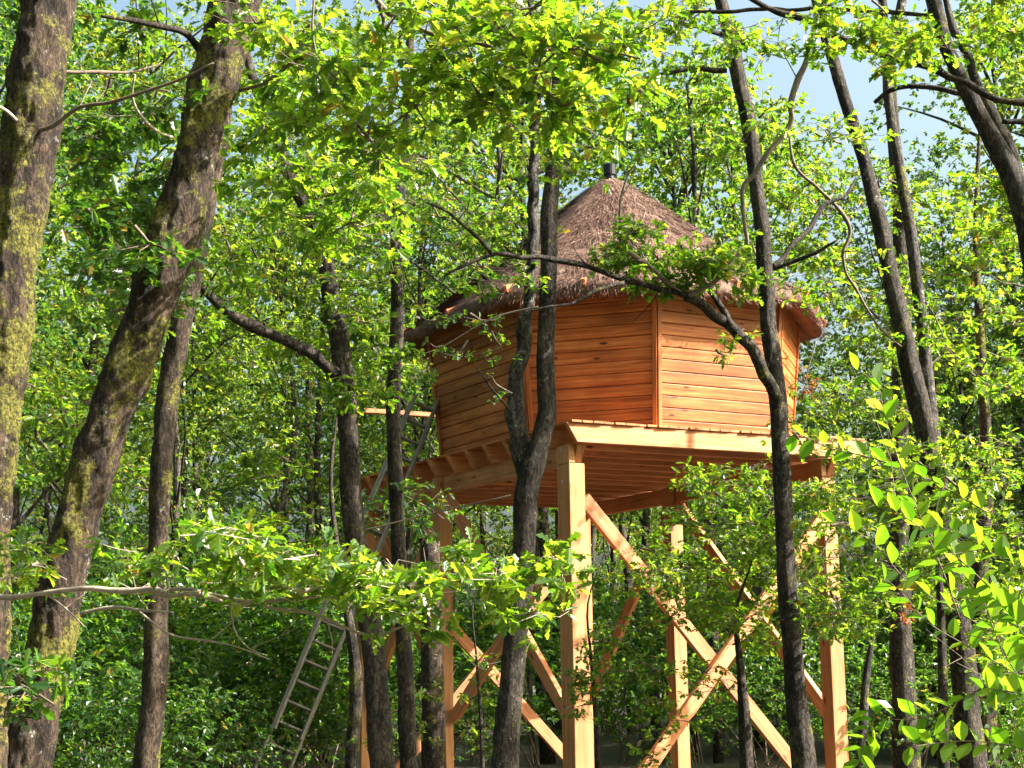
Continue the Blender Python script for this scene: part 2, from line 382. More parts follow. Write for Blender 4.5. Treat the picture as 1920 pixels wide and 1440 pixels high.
class Foliage:
    """collects leaves and twigs of one thing"""
    def __init__(s, tmpl): s.t = tmpl; s.A = []; s.tw = Tubes()
    def bough(s, anchor, center, rx, ry, rz, nsub, ntip, per=6, size=0.1, twig=True, r0=0.012, flat=0.55):
        """limb from anchor to centre, nsub boughlets, each with ntip leafy tips in an ellipsoid"""
        anchor = Vector(anchor); center = Vector(center)
        if twig and (anchor - center).length > 0.05:
            mid = (anchor + center) / 2 + Vector(rng.normal(size=3)) * 0.06 * (anchor - center).length
            s.tw.add([anchor, mid, center], [r0, r0 * .8, r0 * .5], 5, 0.2, cap=False)
        for _ in range(nsub):
            u = rng.normal(size=3); u /= np.linalg.norm(u); u *= rng.uniform(0.25, 1.0) ** 0.5
            sc = center + Vector((u[0] * rx, u[1] * ry, u[2] * rz))
            if twig:
                m = center.lerp(sc, .5) + Vector(rng.normal(size=3)) * 0.08 * (sc - center).length
                s.tw.add([center, m, sc], [r0 * .5, r0 * .35, r0 * .22], 4, 0, cap=False)
            k = ntip
            sg = np.array([rx, ry, rz]) * 0.34 + 0.03
            tips = np.array(sc)[None] + rng.normal(size=(k, 3)) * sg * np.array([1, 1, .6])
            ax = tips - np.array(center)[None]; ax /= np.linalg.norm(ax, axis=1, keepdims=True) + 1e-6
            ax += rng.normal(size=(k, 3)) * 0.4; ax[:, 2] *= 0.6; ax /= np.linalg.norm(ax, axis=1, keepdims=True)
            if twig:
                for t in tips:
                    s.tw.add([sc, sc.lerp(Vector(t), .55) + Vector(rng.normal(size=3)) * .02, Vector(t)], [r0 * .2, r0 * .16, r0 * .08], 3, 0, cap=False)
            s.A.append(rosettes(tips, ax, per, size, flat=flat))
    def arrays(s): return [np.concatenate([a[i] for a in s.A]) for i in range(4)]
    def build(s, name, mat, parent, single=0, twig_mat=None, variants=None, twig_name='twigs'):
        P, D, N, L = s.arrays()
        if single:
            d = np.linalg.norm(P - np.array([0, 0, EYE]), axis=1)
            px = 960 + FPX * (P @ np.array(RT)) / ((P - np.array([0, 0, EYE])) @ np.array(FW))
            py = 720 - FPX * ((P - np.array([0, 0, EYE])) @ np.array(UP)) / ((P - np.array([0, 0, EYE])) @ np.array(FW))
            inside = (px > 5) & (px < 1915) & (py > 5) & (py < 1435)
            order = np.argsort(np.where(inside, -L / d, 1.0))[:single]
            order = order[inside[order]]
            sel = np.zeros(len(P), bool); sel[order] = True
            for i in order:
                dd = Vector(D[i]).normalized(); nn = Vector(N[i]); nn = (nn - dd * nn.dot(dd)).normalized(); bb = nn.cross(dd); q = float(L[i])
                mw = Matrix(((dd.x * q, bb.x * q, nn.x * q, P[i][0]), (dd.y * q, bb.y * q, nn.y * q, P[i][1]), (dd.z * q, bb.z * q, nn.z * q, P[i][2]), (0, 0, 0, 1)))
                link('leaf', variants[i % len(variants)], mat, parent, mw)
            P, D, N, L = P[~sel], D[~sel], N[~sel], L[~sel]
        if len(P):
            o = link(name, leaf_mesh(name, s.t, P, D, N, L), mat, parent)
            o['kind'] = 'stuff'
        if s.tw.V:
            o = s.tw.build(twig_name, twig_mat or M['twig'], parent)
            o['kind'] = 'stuff'

def variants_of(half, mat, nm):
    out = []
    for i in range(5):
        tv, tf = leaf_template([(x, y * random.uniform(.85, 1.15)) for x, y in half], random.uniform(.1, .45), random.uniform(0, .3))
        me = mesh_np(nm, tv, [np.array([tf[0]]), np.array([tf[1]])]); me.materials.append(mat); out.append(me)
    return out
VAR_OAK = variants_of(OAK, M['oak'], 'oak_leaf'); VAR_OVAL = variants_of(OVAL, M['shrub'], 'oval_leaf')

# ================================================================== TREEHOUSE
DZ = 4.5                                    # top of the deck
A0 = at(1068, 787, 18.33); A0 = Vector((A0.x, A0.y, 0))
TH = math.radians(26.5)
E1 = Vector((math.cos(TH), math.sin(TH), 0)); E2 = Vector((-math.sin(TH + math.radians(3)), math.cos(TH + math.radians(3)), 0))
def dk(u, v, z): return A0 + E1 * u + E2 * v + Vector((0, 0, z))
W_, L_ = 4.28, 6.7

house = empty('treehouse', A0)
tag(house, 'octagonal orange timber cabin with thatched roof on a deck held by tall braced posts', 'treehouse')

def timber(name, p0, p1, w, h, mat, parent=house, up=Vector((0, 0, 1)), bev=0.006, cut0=0, cut1=0):
    """sawn piece from p0 to p1; w across, h along up; cut slants the underside at an end"""
    p0 = Vector(p0); p1 = Vector(p1); x = (p1 - p0); ln = x.length; x.normalize()
    y = up.cross(x).normalized(); z = x.cross(y)
    bm = bmesh.new(); vs = []
    for sx in (0, 1):
        for sy in (-1, 1):
            for sz in (-1, 1):
                c = 0
                if sz < 0: c = cut0 if sx == 0 else -cut1
                vs.append(bm.verts.new((sx * ln + c, sy * w / 2, sz * h / 2)))
    for f in ((0, 1, 3, 2), (4, 6, 7, 5), (0, 4, 5, 1), (2, 3, 7, 6), (0, 2, 6, 4), (1, 5, 7, 3)): bm.faces.new([vs[i] for i in f])
    if bev: bmesh.ops.bevel(bm, geom=list(bm.edges), offset=bev, segments=1, affect='EDGES')
    bmesh.ops.recalc_face_normals(bm, faces=bm.faces)
    me = bpy.data.meshes.new(name); bm.to_mesh(me); bm.free()
    mw = Matrix(((x.x, y.x, z.x, p0.x), (x.y, y.y, z.y, p0.y), (x.z, y.z, z.z, p0.z), (0, 0, 0, 1)))
    return link(name, me, mat, parent, mw)

BO, JH, BH = 0.028, 0.225, 0.22             # board, joist and beam heights
JZ = DZ - BO - JH / 2 - 0.002; BZ = DZ - BO - JH - BH / 2 - 0.004
POST_TOP = DZ - BO - JH - 0.006
# deck boards, laid across the joists
nb = int(W_ / 0.146)
for i in range(nb):
    u = 0.073 + i * (W_ / nb); a = random.uniform(-.02, .012)
    cuts = [(-.02 + a, 3.36), (3.366, L_ + random.uniform(-.01, .02))]
    for (v0, v1) in cuts:
        timber('deck_board', dk(u, v0, DZ - BO / 2), dk(u, v1, DZ - BO / 2), W_ / nb - 0.007, BO, M['board'], bev=0.003)
# joists, the first one is the big outer fascia
JN = 14
for j in range(JN):
    v = 0.035 + j * (L_ - 0.07) / (JN - 1)
    ext = 0.04 if j == 0 else random.uniform(0.02, 0.09)
    timber('joist', dk(-ext, v, JZ), dk(W_ + 0.03, v, JZ), 0.07, JH, M['timber'], cut0=0.14, cut1=0.08)  # lighter timber than the boards stands in for ground bounce on the joists
# posts: two rows of three
PU, PV = (0.18, 3.84), (0.30, 3.65, 6.15)
posts = {}
for iu, u in enumerate(PU):
    for iv, v in enumerate(PV):
        dv = 0.30 if (iu, iv) == (0, 0) else 0.22
        z1 = BZ - BH / 2 - 0.003
        # main post under the beam and a cheek that rises beside it to the joists
        timber('post', dk(u + .0, v, -0.2), dk(u + .0, v, z1), dv, 0.21, M['post'], up=E1, bev=0.008)
        timber('post_cheek', dk(u - .065, v, z1 + 0.003), dk(u - .065, v, POST_TOP), dv, 0.08, M['post'], up=E1, bev=0.005)
        posts[(iu, iv)] = (u, v, dv)
for u in PU:
    timber('beam', dk(u + .035, 0.09, BZ), dk(u + .035, L_ - 0.05, BZ), 0.11, BH, M['timber'], cut0=0.12, cut1=0.1)
    for v in PV:
        for zz in (BZ + .05, BZ - .32):
            c = dk(u - .107 if zz > BZ - .2 else u - .108, v + .02, zz)
            bm = bmesh.new(); bmesh.ops.create_cone(bm, cap_ends=True, segments=8, radius1=.022, radius2=.018, depth=.012)
            me = bpy.data.meshes.new('bolt'); bm.to_mesh(me); bm.free()
            q = (-E1).to_track_quat('Z', 'Y').to_matrix().to_4x4()
            link('bolt', me, M['steel'], house, Matrix.Translation(c) @ q)
# braces
BT = BZ - BH / 2
def brace(uv0, z0, uv1, z1, off, w=0.075, h=0.17, mat='timber'):
    timber('brace', dk(uv0[0], uv0[1], z0) + off, dk(uv1[0], uv1[1], z1) + off, w, h, M[mat])
u0, u1 = PU; v0, v1, v2 = PV
brace((u0 + .12, v0), 3.62, (u1 + .05, v0), -0.35, E2 * (-.06))
brace((u1 - .1, v0), 3.55, (u0 + .1, v0), -0.3, E2 * (-.145))
for ua in (u0, u1):
    brace((ua, v1 - .08), BT - .0, (ua, v0 + .14), 1.05, E1 * (.03))
    brace((ua, v0 + .12), 3.35, (ua, v1 - .1), 1.05, E1 * (.11))
    brace((ua, v1 + .08), BT - .1, (ua, v2 - .1), 1.2, E1 * (.03))
brace((u0, v2 - .1), BT - .1, (u0, v1 + .1), 1.2, E1 * (.11))
brace((u0 + .12, v2), 3.6, (u1 + .05, v2), -0.1, E2 * (-.05))
brace((u1 - .1, v2), 3.6, (u0 + .1, v2), -0.1, E2 * (-.14))

# railing at the far left of the deck
timber('railing_post', dk(.06, L_ - .08, DZ), dk(.06, L_ - .08, DZ + 1.08), .09, .09, M['timber'], up=E1)
timber('railing_post', dk(2.0, L_ - .08, DZ), dk(2.0, L_ - .08, DZ + 1.08), .09, .09, M['timber'], up=E1)
timber('handrail', dk(.0, L_ - .08, DZ + 1.12), dk(3.6, L_ - .08, DZ + 1.12), .12, .07, M['timber'])
timber('railing_post', dk(.08, L_ - 1.75, DZ), dk(.08, L_ - 1.75, DZ + .2), .09, .09, M['timber'], up=E1)

# cabin walls: corners in deck coordinates, starting at the far left one
def ray_hit(px, P0, D, z):
    best = None
    for i in range(6001):
        p = P0 + D * (-1 + i * .001); q = p + Vector((0, 0, z)) - Vector((0, 0, EYE))
        x = 960 + FPX * q.dot(RT) / q.dot(FW)
        if best is None or abs(x - px) < best[0]: best = (abs(x - px), p)
    return best[1]
WF = math.radians(28)
F1 = Vector((math.cos(WF), math.sin(WF), 0)); F2 = Vector((-math.sin(WF), math.cos(WF), 0)); F3 = (F2 - F1).normalized()
FL = Vector((math.cos(math.radians(120)), math.sin(math.radians(120)), 0))
zb = DZ + .2
C5 = ray_hit(1232, dk(1, .40, 0), E1, zb)
C6 = ray_hit(1452, C5, F1, zb)
C4 = ray_hit(994, C5, F3, zb)
C3 = ray_hit(829, C4, FL, zb)
C7 = C6 + (F1 + F2).normalized() * 1.55
C8 = C7 + F2 * 2.4
C9 = C8 + F3 * 1.55
C10 = C3 + (F1 + F2).normalized() * 1.35
CB = [C3, C4, C5, C6, C7, C8, C9, C10]
CEN = sum(CB, Vector()) / 8
FLARE = 0.085
WH = 1.93
def wc(k, t, out=0.0):
    c = CB[k % 8]; d = (c - CEN); p = CEN + d * (1 + FLARE * t) + d.normalized() * out
    return Vector((p.x, p.y, DZ + t * WH))
NPL = 13
for k in range(8):
    a0, b0, a1, b1 = wc(k, 0), wc(k + 1, 0), wc(k, 1), wc(k + 1, 1)
    x = (b0 - a0).normalized(); upv = ((a1 + b1) / 2 - (a0 + b0) / 2).normalized(); nrm = x.cross(upv).normalized()
    if nrm.dot((a0 + b0) / 2 - CEN) < 0: nrm = -nrm
    # inner lining, the wall itself
    I = [p - nrm * .03 for p in (a0, b0, b1, a1)] + [p - nrm * .06 for p in (a0, b0, b1, a1)]
    wall = link('wall', mesh_np('wall', I, np.array([(0, 1, 2, 3), (4, 7, 6, 5), (0, 4, 5, 1), (1, 5, 6, 2), (2, 6, 7, 3), (3, 7, 4, 0)])), M['under'], house)
    y = nrm.cross(x); Rm = Matrix(((x.x, y.x, nrm.x, 0), (x.y, y.y, nrm.y, 0), (x.z, y.z, nrm.z, 0), (0, 0, 0, 1)))
    for j in range(NPL):
        t0, t1 = j / NPL, (j + 1) / NPL
        q = [wc(k, t0), wc(k + 1, t0), wc(k + 1, t1), wc(k, t1)]
        q = [p - nrm * (p - a0).dot(nrm) for p in q]
        org = q[0].copy(); mw = Matrix.Translation(org) @ Rm; inv = mw.inverted()
        loc = [inv @ p for p in q]; hgt = loc[2].y - loc[0].y
        tilt = random.uniform(0, .002)
        def L(p, yy, zz): return (p.x, p.y + yy, zz)
        g = 0.004; c = 0.008
        V = [L(loc[0], g, -.012), L(loc[1], g, -.012), L(loc[2], -g, -.012), L(loc[3], -g, -.012),
             L(loc[0], g, -.006), L(loc[1], g, -.006), L(loc[2], -g, -.006), L(loc[3], -g, -.006),
             L(loc[0], g + c, tilt), L(loc[1], g + c, tilt), L(loc[2], -g - c, 0), L(loc[3], -g - c, 0)]
        F = [(3, 2, 1, 0), (0, 1, 5, 4), (1, 2, 6, 5), (2, 3, 7, 6), (3, 0, 4, 7), (4, 5, 9, 8), (5, 6, 10, 9), (6, 7, 11, 10), (7, 4, 8, 11), (8, 9, 10, 11)]
        link('plank', mesh_np('plank', V, np.array(F)), M['plank'], wall, mw)
    # corner battens, one on each side of the corner
    for (pk, sgn) in ((k, 1), (k + 1, -1)):
        p0 = wc(pk, 0) + x * sgn * .028 + nrm * .014; p1 = wc(pk, 1) + x * sgn * .028 + nrm * .014
        timber('corner_batten', p0, p1, .054, .024, M['plank'], up=nrm, bev=.003)

# roof: octagonal thatch with a slightly hollow slope
RZ = DZ + WH - .12
APEX = 8.42
def build_roof():
    rn = 8; seg = 96
    def rad(th):                                       # radius of the eave polygon, corners softened
        best = 1e9
        for k in range(8):
            a, b = CB[k], CB[(k + 1) % 8]; m = (b - a).normalized(); nn = Vector((m.y, -m.x, 0))
            if nn.dot((a + b) / 2 - CEN) < 0: nn = -nn
            d = nn.dot(a - CEN) * (1 + FLARE) + .30
            c = nn.dot(Vector((math.cos(th), math.sin(th), 0)))
            if c > .05: best = min(best, d / c)
        return best
    prof = [(0.03, 1.0), (.07, .985), (.13, .93), (.25, .80), (.4, .625), (.55, .455), (.7, .30), (.85, .15), (1.0, 0.0), (1.012, -.035), (1.0, -.075), (.93, -.05), (.8, .06), (.4, .5)]
    V = []; H = APEX - RZ
    for (r, z) in prof:
        for s in range(seg):
            th = 2 * math.pi * s / seg; R = rad(th); R = R * .93 + .07 * 2.85
            q = Vector((math.cos(th) * r * R, math.sin(th) * r * R, z * H))
            q += q.normalized() * (0.035 * noise.noise(q * 2.2) + .02 * noise.noise(q * 7))
            V.append((CEN.x + q.x, CEN.y + q.y, RZ + q.z))
    F = []
    for i in range(len(prof) - 1):
        for s in range(seg):
            s2 = (s + 1) % seg; F.append((i * seg + s, (i + 1) * seg + s, (i + 1) * seg + s2, i * seg + s2))
    roof = link('roof', mesh_np('roof', V, np.array(F), True), M['thatch'], house)
    # straw: thin blades laid down the slope
    n = 52000
    rr = np.sqrt(rng.uniform(0.001, 1, n)); th = rng.uniform(0, 2 * math.pi, n)
    ths = np.linspace(0, 2 * math.pi, 361); tab = np.array([rad(t) * .93 + .07 * 2.85 for t in ths]); R = np.interp(th, ths, tab)
    pz = np.interp(rr, [.03, .13, .25, .4, .55, .7, .85, 1.0], [1, .93, .8, .625, .455, .3, .15, 0]) * H
    P = np.stack([CEN.x + np.cos(th) * rr * R, CEN.y + np.sin(th) * rr * R, RZ + pz], 1)
    rad_d = np.stack([np.cos(th), np.sin(th), np.full(n, -.78)], 1); rad_d /= np.linalg.norm(rad_d, axis=1, keepdims=True)
    tan = np.stack([-np.sin(th), np.cos(th), np.zeros(n)], 1); nor = np.cross(rad_d, tan); nor *= np.sign(nor[:, 2:3])
    D = rad_d + tan * rng.normal(0, .28, (n, 1)) + nor * rng.uniform(-.02, .22, (n, 1)); D /= np.linalg.norm(D, axis=1, keepdims=True)
    ln = rng.uniform(.12, .34, (n, 1)); wd = rng.uniform(.004, .009, (n, 1)); B = np.cross(D, nor)
    P = P + nor * rng.uniform(.0, .03, (n, 1)) - D * ln * .5
    # fringe hanging at the eave
    V = np.stack([P - B * wd, P + B * wd, P + D * ln + nor * rng.uniform(-.01, .03, (n, 1))], 1).reshape(-1, 3)
    me = mesh_np('straw', V, np.arange(3 * n).reshape(-1, 3))
    o = link('straw', me, M['thatch'], roof); o['kind'] = 'stuff'
    n = 9000
    th = rng.uniform(0, 2 * math.pi, n); R = np.interp(th, ths, tab) * rng.uniform(.955, 1.02, n)
    P = np.stack([CEN.x + np.cos(th) * R, CEN.y + np.sin(th) * R, RZ + rng.uniform(-.17, .03, n)], 1)
    D = np.stack([np.cos(th), np.sin(th), np.full(n, -.9)], 1) + rng.normal(0, .25, (n, 3)); D /= np.linalg.norm(D, axis=1, keepdims=True)
    B = np.cross(D, np.array([0, 0, 1.0])); ln = rng.uniform(.05, .16, (n, 1)); wd = rng.uniform(.004, .009, (n, 1))
    V = np.stack([P - B * wd, P + B * wd, P + D * ln], 1).reshape(-1, 3)
    o = link('eave_straw', mesh_np('eave_straw', V, np.arange(3 * n).reshape(-1, 3)), M['thatch'], roof); o['kind'] = 'stuff'
    # flue with a cowl on the tip
    bm = bmesh.new()
    for (r1, r2, z0, z1) in ((.07, .065, APEX - .12, APEX + .11), (.088, .092, APEX + .112, APEX + .26), (.092, .05, APEX + .262, APEX + .285)):
        bmesh.ops.create_cone(bm, cap_ends=True, segments=20, radius1=r1, radius2=r2, depth=z1 - z0, matrix=Matrix.Translation((CEN.x, CEN.y, (z0 + z1) / 2)))
    me = bpy.data.meshes.new('flue_cap'); bm.to_mesh(me); bm.free()
    link('flue_cap', me, M['cap'], roof)
    # rafters under the eaves
    for k in range(8):
        for tt in (0.0, .5):
            a = wc(k, 1).lerp(wc(k + 1, 1), tt); d = a - CEN; d.z = 0; d.normalize()
            timber('rafter', a - d * .6 + Vector((0, 0, .22)), a + d * .36 + Vector((0, 0, -.12 + 0)), .06, .09, M['under'])
build_roof()

# ------------------------------------------------------------------ ladder
lad_b, lad_t = at(512, 1440, 20.2), at(800, 742, 21.9)
lad_dir = (lad_t - lad_b).normalized(); lad_b = lad_b - lad_dir * (lad_b.z / lad_dir.z)
lad = empty('ladder', lad_b); tag(lad, 'grey aluminium extension ladder leaning against the left edge of the treehouse deck', 'ladder')
lx = Vector((1, .35, 0)); lx = (lx - lad_dir * lx.dot(lad_dir)).normalized(); ln_ = lad_dir.cross(lx).normalized()
if ln_.y > 0: ln_ = -ln_
for sec, (t0, t1, dn) in enumerate(((0, 4.1, 0), (1.0, 6.0, .05), (3.1, (lad_t - lad_b).length, .1))):
    hw = .20 - sec * .022
    for sgn in (-1, 1):
        c = lx * sgn * hw + ln_ * dn
        timber('side_rail', lad_b + lad_dir * t0 + c, lad_b + lad_dir * t1 + c, .035, .13, M['alu'], lad, up=ln_, bev=.004)
    k = (int(t0 / .28) + 1) * .28
    while k < t1 - .1:
        timber('rung', lad_b + lad_dir * k - lx * (hw - .014) + ln_ * dn, lad_b + lad_dir * k + lx * (hw - .014) + ln_ * dn, .03, .03, M['alu'], lad, up=ln_, bev=.006)
        k += .28
for sgn in (-1, 1):
    timber('foot', lad_b + lx * sgn * .2 - lad_dir * .05, lad_b + lx * sgn * .2 - lad_dir * .003, .04, .085, M['rubber'], lad, up=ln_)

# ================================================================== NEAR TREES
def trunk_pts(px, Y, ground=True, top=None):
    """px rows: (x, y, width) from the top of the picture downwards; Y distance or (Ytop, Ybottom)"""
    n = len(px); P = []; R = []
    for i, (x, y, w) in enumerate(px):
        yy = Y if not isinstance(Y, tuple) else Y[0] + (Y[1] - Y[0]) * i / (n - 1)
        p = at(x, y, yy); P.append(p); R.append(w / FPX * yy / 2 * .95)
    P.reverse(); R.reverse()
    if ground and P[0].z > 0.05:
        d = (P[0] - P[1]).normalized(); d = (d + Vector((0, 0, -.6))).normalized()
        g = P[0] + d * (P[0].z + .15) / max(.3, -d.z)
        P.insert(0, g); R.insert(0, R[0] * 1.35)
    if top:
        d = (P[-1] - P[-2]).normalized(); d = (d + Vector((0, 0, .5))).normalized()
        P.append(P[-1] + d * top * .5); R.append(R[-1] * .6); P.append(P[-1] + d * top * .5 + Vector((.2, .1, 0))); R.append(R[-1] * .3)
    return P, R

def near_tree(label, px, Y, mat, top=4.0, sides=20, rough=.12, limbs=(), name='oak_tree', ground=True, step=.08, cat='tree'):
    P, R = trunk_pts(px, Y, ground, top)
    t = empty(name, (P[0].x, P[0].y, 0)); tag(t, label, cat)
    tb = Tubes(); tb.add(P, R, sides, step, rough, random.uniform(0, 50)); tb.build('trunk', mat, t)
    for lim in limbs: limb(t, *lim)
    return t

def limb(t, px, Y, mat=None, sides=10, rough=.1, name='branch', twigs=True):
    n = len(px); P = []; R = []
    for i, (x, y, w) in enumerate(px):
        yy = Y if not isinstance(Y, tuple) else Y[0] + (Y[1] - Y[0]) * i / (n - 1)
        P.append(at(x, y, yy)); R.append(w / FPX * yy / 2)
    if mat in (M['twig'], M['pale_twig'], M['brown_twig']): R = [r * .78 for r in R]
    SP, SR = spline(P, R, .11)
    sd_ = random.uniform(0, 90)
    for i in range(1, len(SP) - 1):
        q = SP[i]; k = min(.02, SR[i] * .9 + .003)
        SP[i] = q + Vector((noise.noise((q.x * 5 + sd_, q.y * 5, q.z * 5)), noise.noise((q.x * 5, q.y * 5 + sd_, q.z * 5)), noise.noise((q.x * 5, q.y * 5, q.z * 5 + sd_)))) * k * 1.6
        if random.random() < .12: SR[i] *= 1.25
    tb = Tubes(); tb.add(SP, SR, sides, .035, rough, sd_, freq=14)
    if twigs:
        i = 2
        while i < len(SP) - 1:
            d = (SP[i + 1] - SP[i - 1]).normalized(); o = d.orthogonal().normalized()
            o = Matrix.Rotation(random.uniform(0, 6.28), 3, d) @ o; o.z += .25; o.y *= .5
            dv = (d * random.uniform(.2, 1) + o).normalized(); ln = random.uniform(.08, .42); r = min(.006, SR[i] * .45) + .0012
            p0, p1 = SP[i], SP[i] + dv * ln * .5 + Vector(rng.normal(size=3)) * .025
            p2 = p1 + (dv + Vector(rng.normal(size=3)) * .35) * ln * .5
            tb.add([p0, p1, p2], [r, r * .7, r * .3], 4, 0, cap=False)
            p3 = p1 + (dv + Vector(rng.normal(size=3)) * .8).normalized() * ln * .4
            tb.add([p1, p3], [r * .6, r * .25], 3, 0, cap=False)
            i += random.randint(2, 6)
    return tb.build(name, mat or M['bark'], t)

T = {}
T[1] = near_tree('thick mossy oak trunk cut by the left edge of the photo', [(108, -160, 108), (92, 0, 110), (80, 100, 112), (62, 230, 114), (40, 350, 116), (18, 480, 114), (5, 600, 112), (-10, 720, 112), (-25, 900, 112), (-38, 1080, 116), (-46, 1250, 118), (-52, 1440, 122)], 8.0, M['bark_moss'], 6, 80, .22, step=.016,
    limbs=[([(60, 248, 12), (100, 232, 11), (150, 200, 10), (210, 188, 9), (270, 175, 8), (340, 145, 7), (400, 118, 5)], (7.9, 7.6), M['twig']),
           ([(100, 132, 9), (180, 135, 8), (240, 137, 6), (300, 120, 5)], (8, 8.4), M['twig']),
           ([(30, 225, 9), (12, 205, 9), (-20, 190, 8)], (7.8, 7.6), M['pale_twig'])])
T[2] = near_tree('thick mossy oak leaning strongly to the right across the left of the photo', [(470, -160, 100), (438, 0, 104), (420, 90, 98), (398, 170, 92), (380, 240, 86), (352, 350, 90), (326, 450, 98), (300, 530, 96), (266, 620, 88), (232, 720, 92), (192, 820, 86), (160, 920, 92), (138, 1010, 92), (112, 1110, 92), (90, 1220, 92), (70, 1310, 96), (45, 1440, 104)], 8.8, M['bark_moss'], 6, 80, .22, step=.016,
    limbs=[([(375, 95, 16), (345, 60, 13), (300, 48, 12), (240, 40, 9), (190, 30, 7)], (8.8, 8.4), M['bark']),
           ([(325, 258, 7), (292, 246, 7), (262, 215, 7), (250, 180, 6), (253, 140, 5)], (8.6, 8.2), M['pale_twig']),
           ([(450, 170, 9), (500, 155, 8), (545, 120, 8), (580, 90, 6)], (8.8, 8.4), M['twig'])])
T[3] = near_tree('straight rough oak trunk rising just behind the strongly leaning mossy oak', [(420, 180, 36), (398, 330, 40), (372, 450, 44), (352, 540, 44), (332, 640, 46), (318, 720, 45), (308, 820, 44), (300, 930, 44), (296, 1040, 44), (294, 1150, 46), (291, 1260, 48), (284, 1360, 50), (276, 1440, 54)], 11.5, M['bark_brown'], 6, 30, .2, step=.035)
T[4] = near_tree('dark curved oak with a long limb reaching left at mid height', [(470, 130, 18), (510, 240, 24), (545, 330, 30), (580, 400, 34), (607, 480, 34), (622, 560, 38), (637, 640, 40), (648, 740, 42), (655, 840, 42), (658, 930, 42), (668, 1020, 42), (684, 1110, 42), (698, 1200, 44), (706, 1300, 46), (716, 1440, 50)], 13.2, M['bark'], 4, 22, .13, step=.05,
    limbs=[([(628, 700, 24), (585, 662, 24), (530, 638, 22), (470, 610, 20), (430, 585, 18), (400, 555, 16), (368, 528, 13)], (13.1, 12.4), M['bark'])])
T[5] = near_tree('slim straight oak trunk with sunlit right side left of the cabin', [(775, -40, 12), (770, 60, 16), (763, 180, 20), (753, 290, 24), (747, 390, 25), (743, 480, 25), (745, 580, 26), (740, 680, 28), (737, 770, 29), (741, 880, 29), (745, 980, 29), (750, 1090, 30), (757, 1200, 32), (762, 1320, 34), (766, 1440, 36)], 14.2, M['bark'], 3, 20, .12, step=.06)
T[6] = near_tree('forked double-stemmed oak standing in front of the cabin', [(1040, -60, 22), (1048, 60, 24), (1046, 170, 27), (1040, 270, 29), (1034, 350, 32), (1029, 400, 34), (1030, 480, 34), (1027, 560, 34), (1023, 650, 36), (1024, 720, 36), (1025, 775, 38), (1012, 830, 40), (998, 880, 47), (986, 930, 49), (984, 1000, 45), (980, 1080, 45), (968, 1180, 45), (958, 1290, 47), (946, 1440, 54)], 13.0, M['bark'], 4, 26, .12, step=.05,
    limbs=[([(990, 905, 36), (973, 840, 34), (966, 780, 32), (970, 700, 29), (986, 620, 25), (996, 520, 23), (1000, 420, 23), (1000, 340, 22), (1004, 260, 18), (1006, 180, 14), (1000, 80, 11), (990, -30, 8)], (13.05, 13.3), M['bark_grey'], 18, .12, 'second_stem'),
           ([(1042, 285, 7), (1062, 262, 5), (1078, 250, 4)], 13.0),
           ([(960, 775, 6), (945, 755, 5), (920, 725, 4), (895, 690, 3)], (12.9, 12.7))])
T[10] = near_tree('dark slender oak crossing in front of the right side of the cabin', [(1340, -60, 26), (1356, 20, 28), (1374, 90, 30), (1390, 170, 30), (1404, 230, 32), (1412, 290, 30), (1418, 350, 28), (1430, 430, 32), (1435, 510, 32), (1440, 600, 33), (1451, 680, 35), (1460, 760, 36), (1463, 840, 36), (1467, 920, 36), (1472, 1020, 36), (1478, 1120, 38), (1486, 1220, 40), (1496, 1330, 44), (1508, 1440, 50)], 13.6, M['bark'], 4, 24, .13, step=.05,
    limbs=[([(1455, 745, 26), (1437, 700, 25), (1405, 650, 24), (1370, 610, 22), (1340, 590, 22), (1315, 572, 20), (1285, 556, 16)], (13.5, 13.0), M['bark']),
           ([(1288, 557, 12), (1255, 532, 10), (1225, 505, 10), (1190, 480, 10), (1165, 460, 9), (1161, 425, 8), (1165, 370, 7), (1176, 330, 6), (1193, 304, 4)], (13.0, 12.6), M['brown_twig']),
           ([(1285, 556, 13), (1320, 540, 12), (1360, 505, 12), (1402, 462, 11), (1400, 430, 10), (1394, 390, 10), (1393, 352, 11), (1412, 325, 12), (1435, 288, 13), (1472, 250, 14), (1487, 225, 14), (1484, 195, 14), (1500, 150, 14), (1522, 90, 15), (1531, 30, 16), (1532, -30, 16)], (13.0, 12.4), M['brown_twig']),
           ([(1290, 556, 13), (1240, 540, 12), (1160, 522, 11), (1100, 500, 10), (1040, 488, 10), (980, 483, 10), (922, 476, 9), (880, 490, 7), (835, 515, 5)], (13.0, 12.4), M['bark']),
           ([(922, 476, 8), (895, 445, 8), (860, 415, 6), (835, 395, 6), (800, 380, 4)], (12.4, 12.2), M['bark']),
           ([(1170, 530, 8), (1120, 545, 7), (1080, 565, 6), (1030, 575, 5), (980, 585, 4)], (12.7, 12.3), M['bark']),
           ([(1370, 610, 10), (1350, 570, 12), (1325, 535, 11), (1305, 510, 9)], (13.2, 13.4), M['bark']),
           ([(1450, 505, 8), (1490, 490, 8), (1530, 470, 7), (1570, 450, 4)], (13.5, 13.2), M['bark']),
           ([(1448, 500, 9), (1485, 465, 9), (1520, 430, 9), (1548, 385, 8), (1585, 365, 7), (1605, 335, 5)], (13.6, 13.9), M['bark']),
           ([(1363, 132, 10), (1310, 130, 9), (1262, 133, 7), (1200, 150, 5)], 13.6, M['bark']),
           ([(1355, 65, 10), (1325, 55, 9), (1280, 45, 8), (1220, 60, 5)], (13.6, 13.3), M['bark'])])
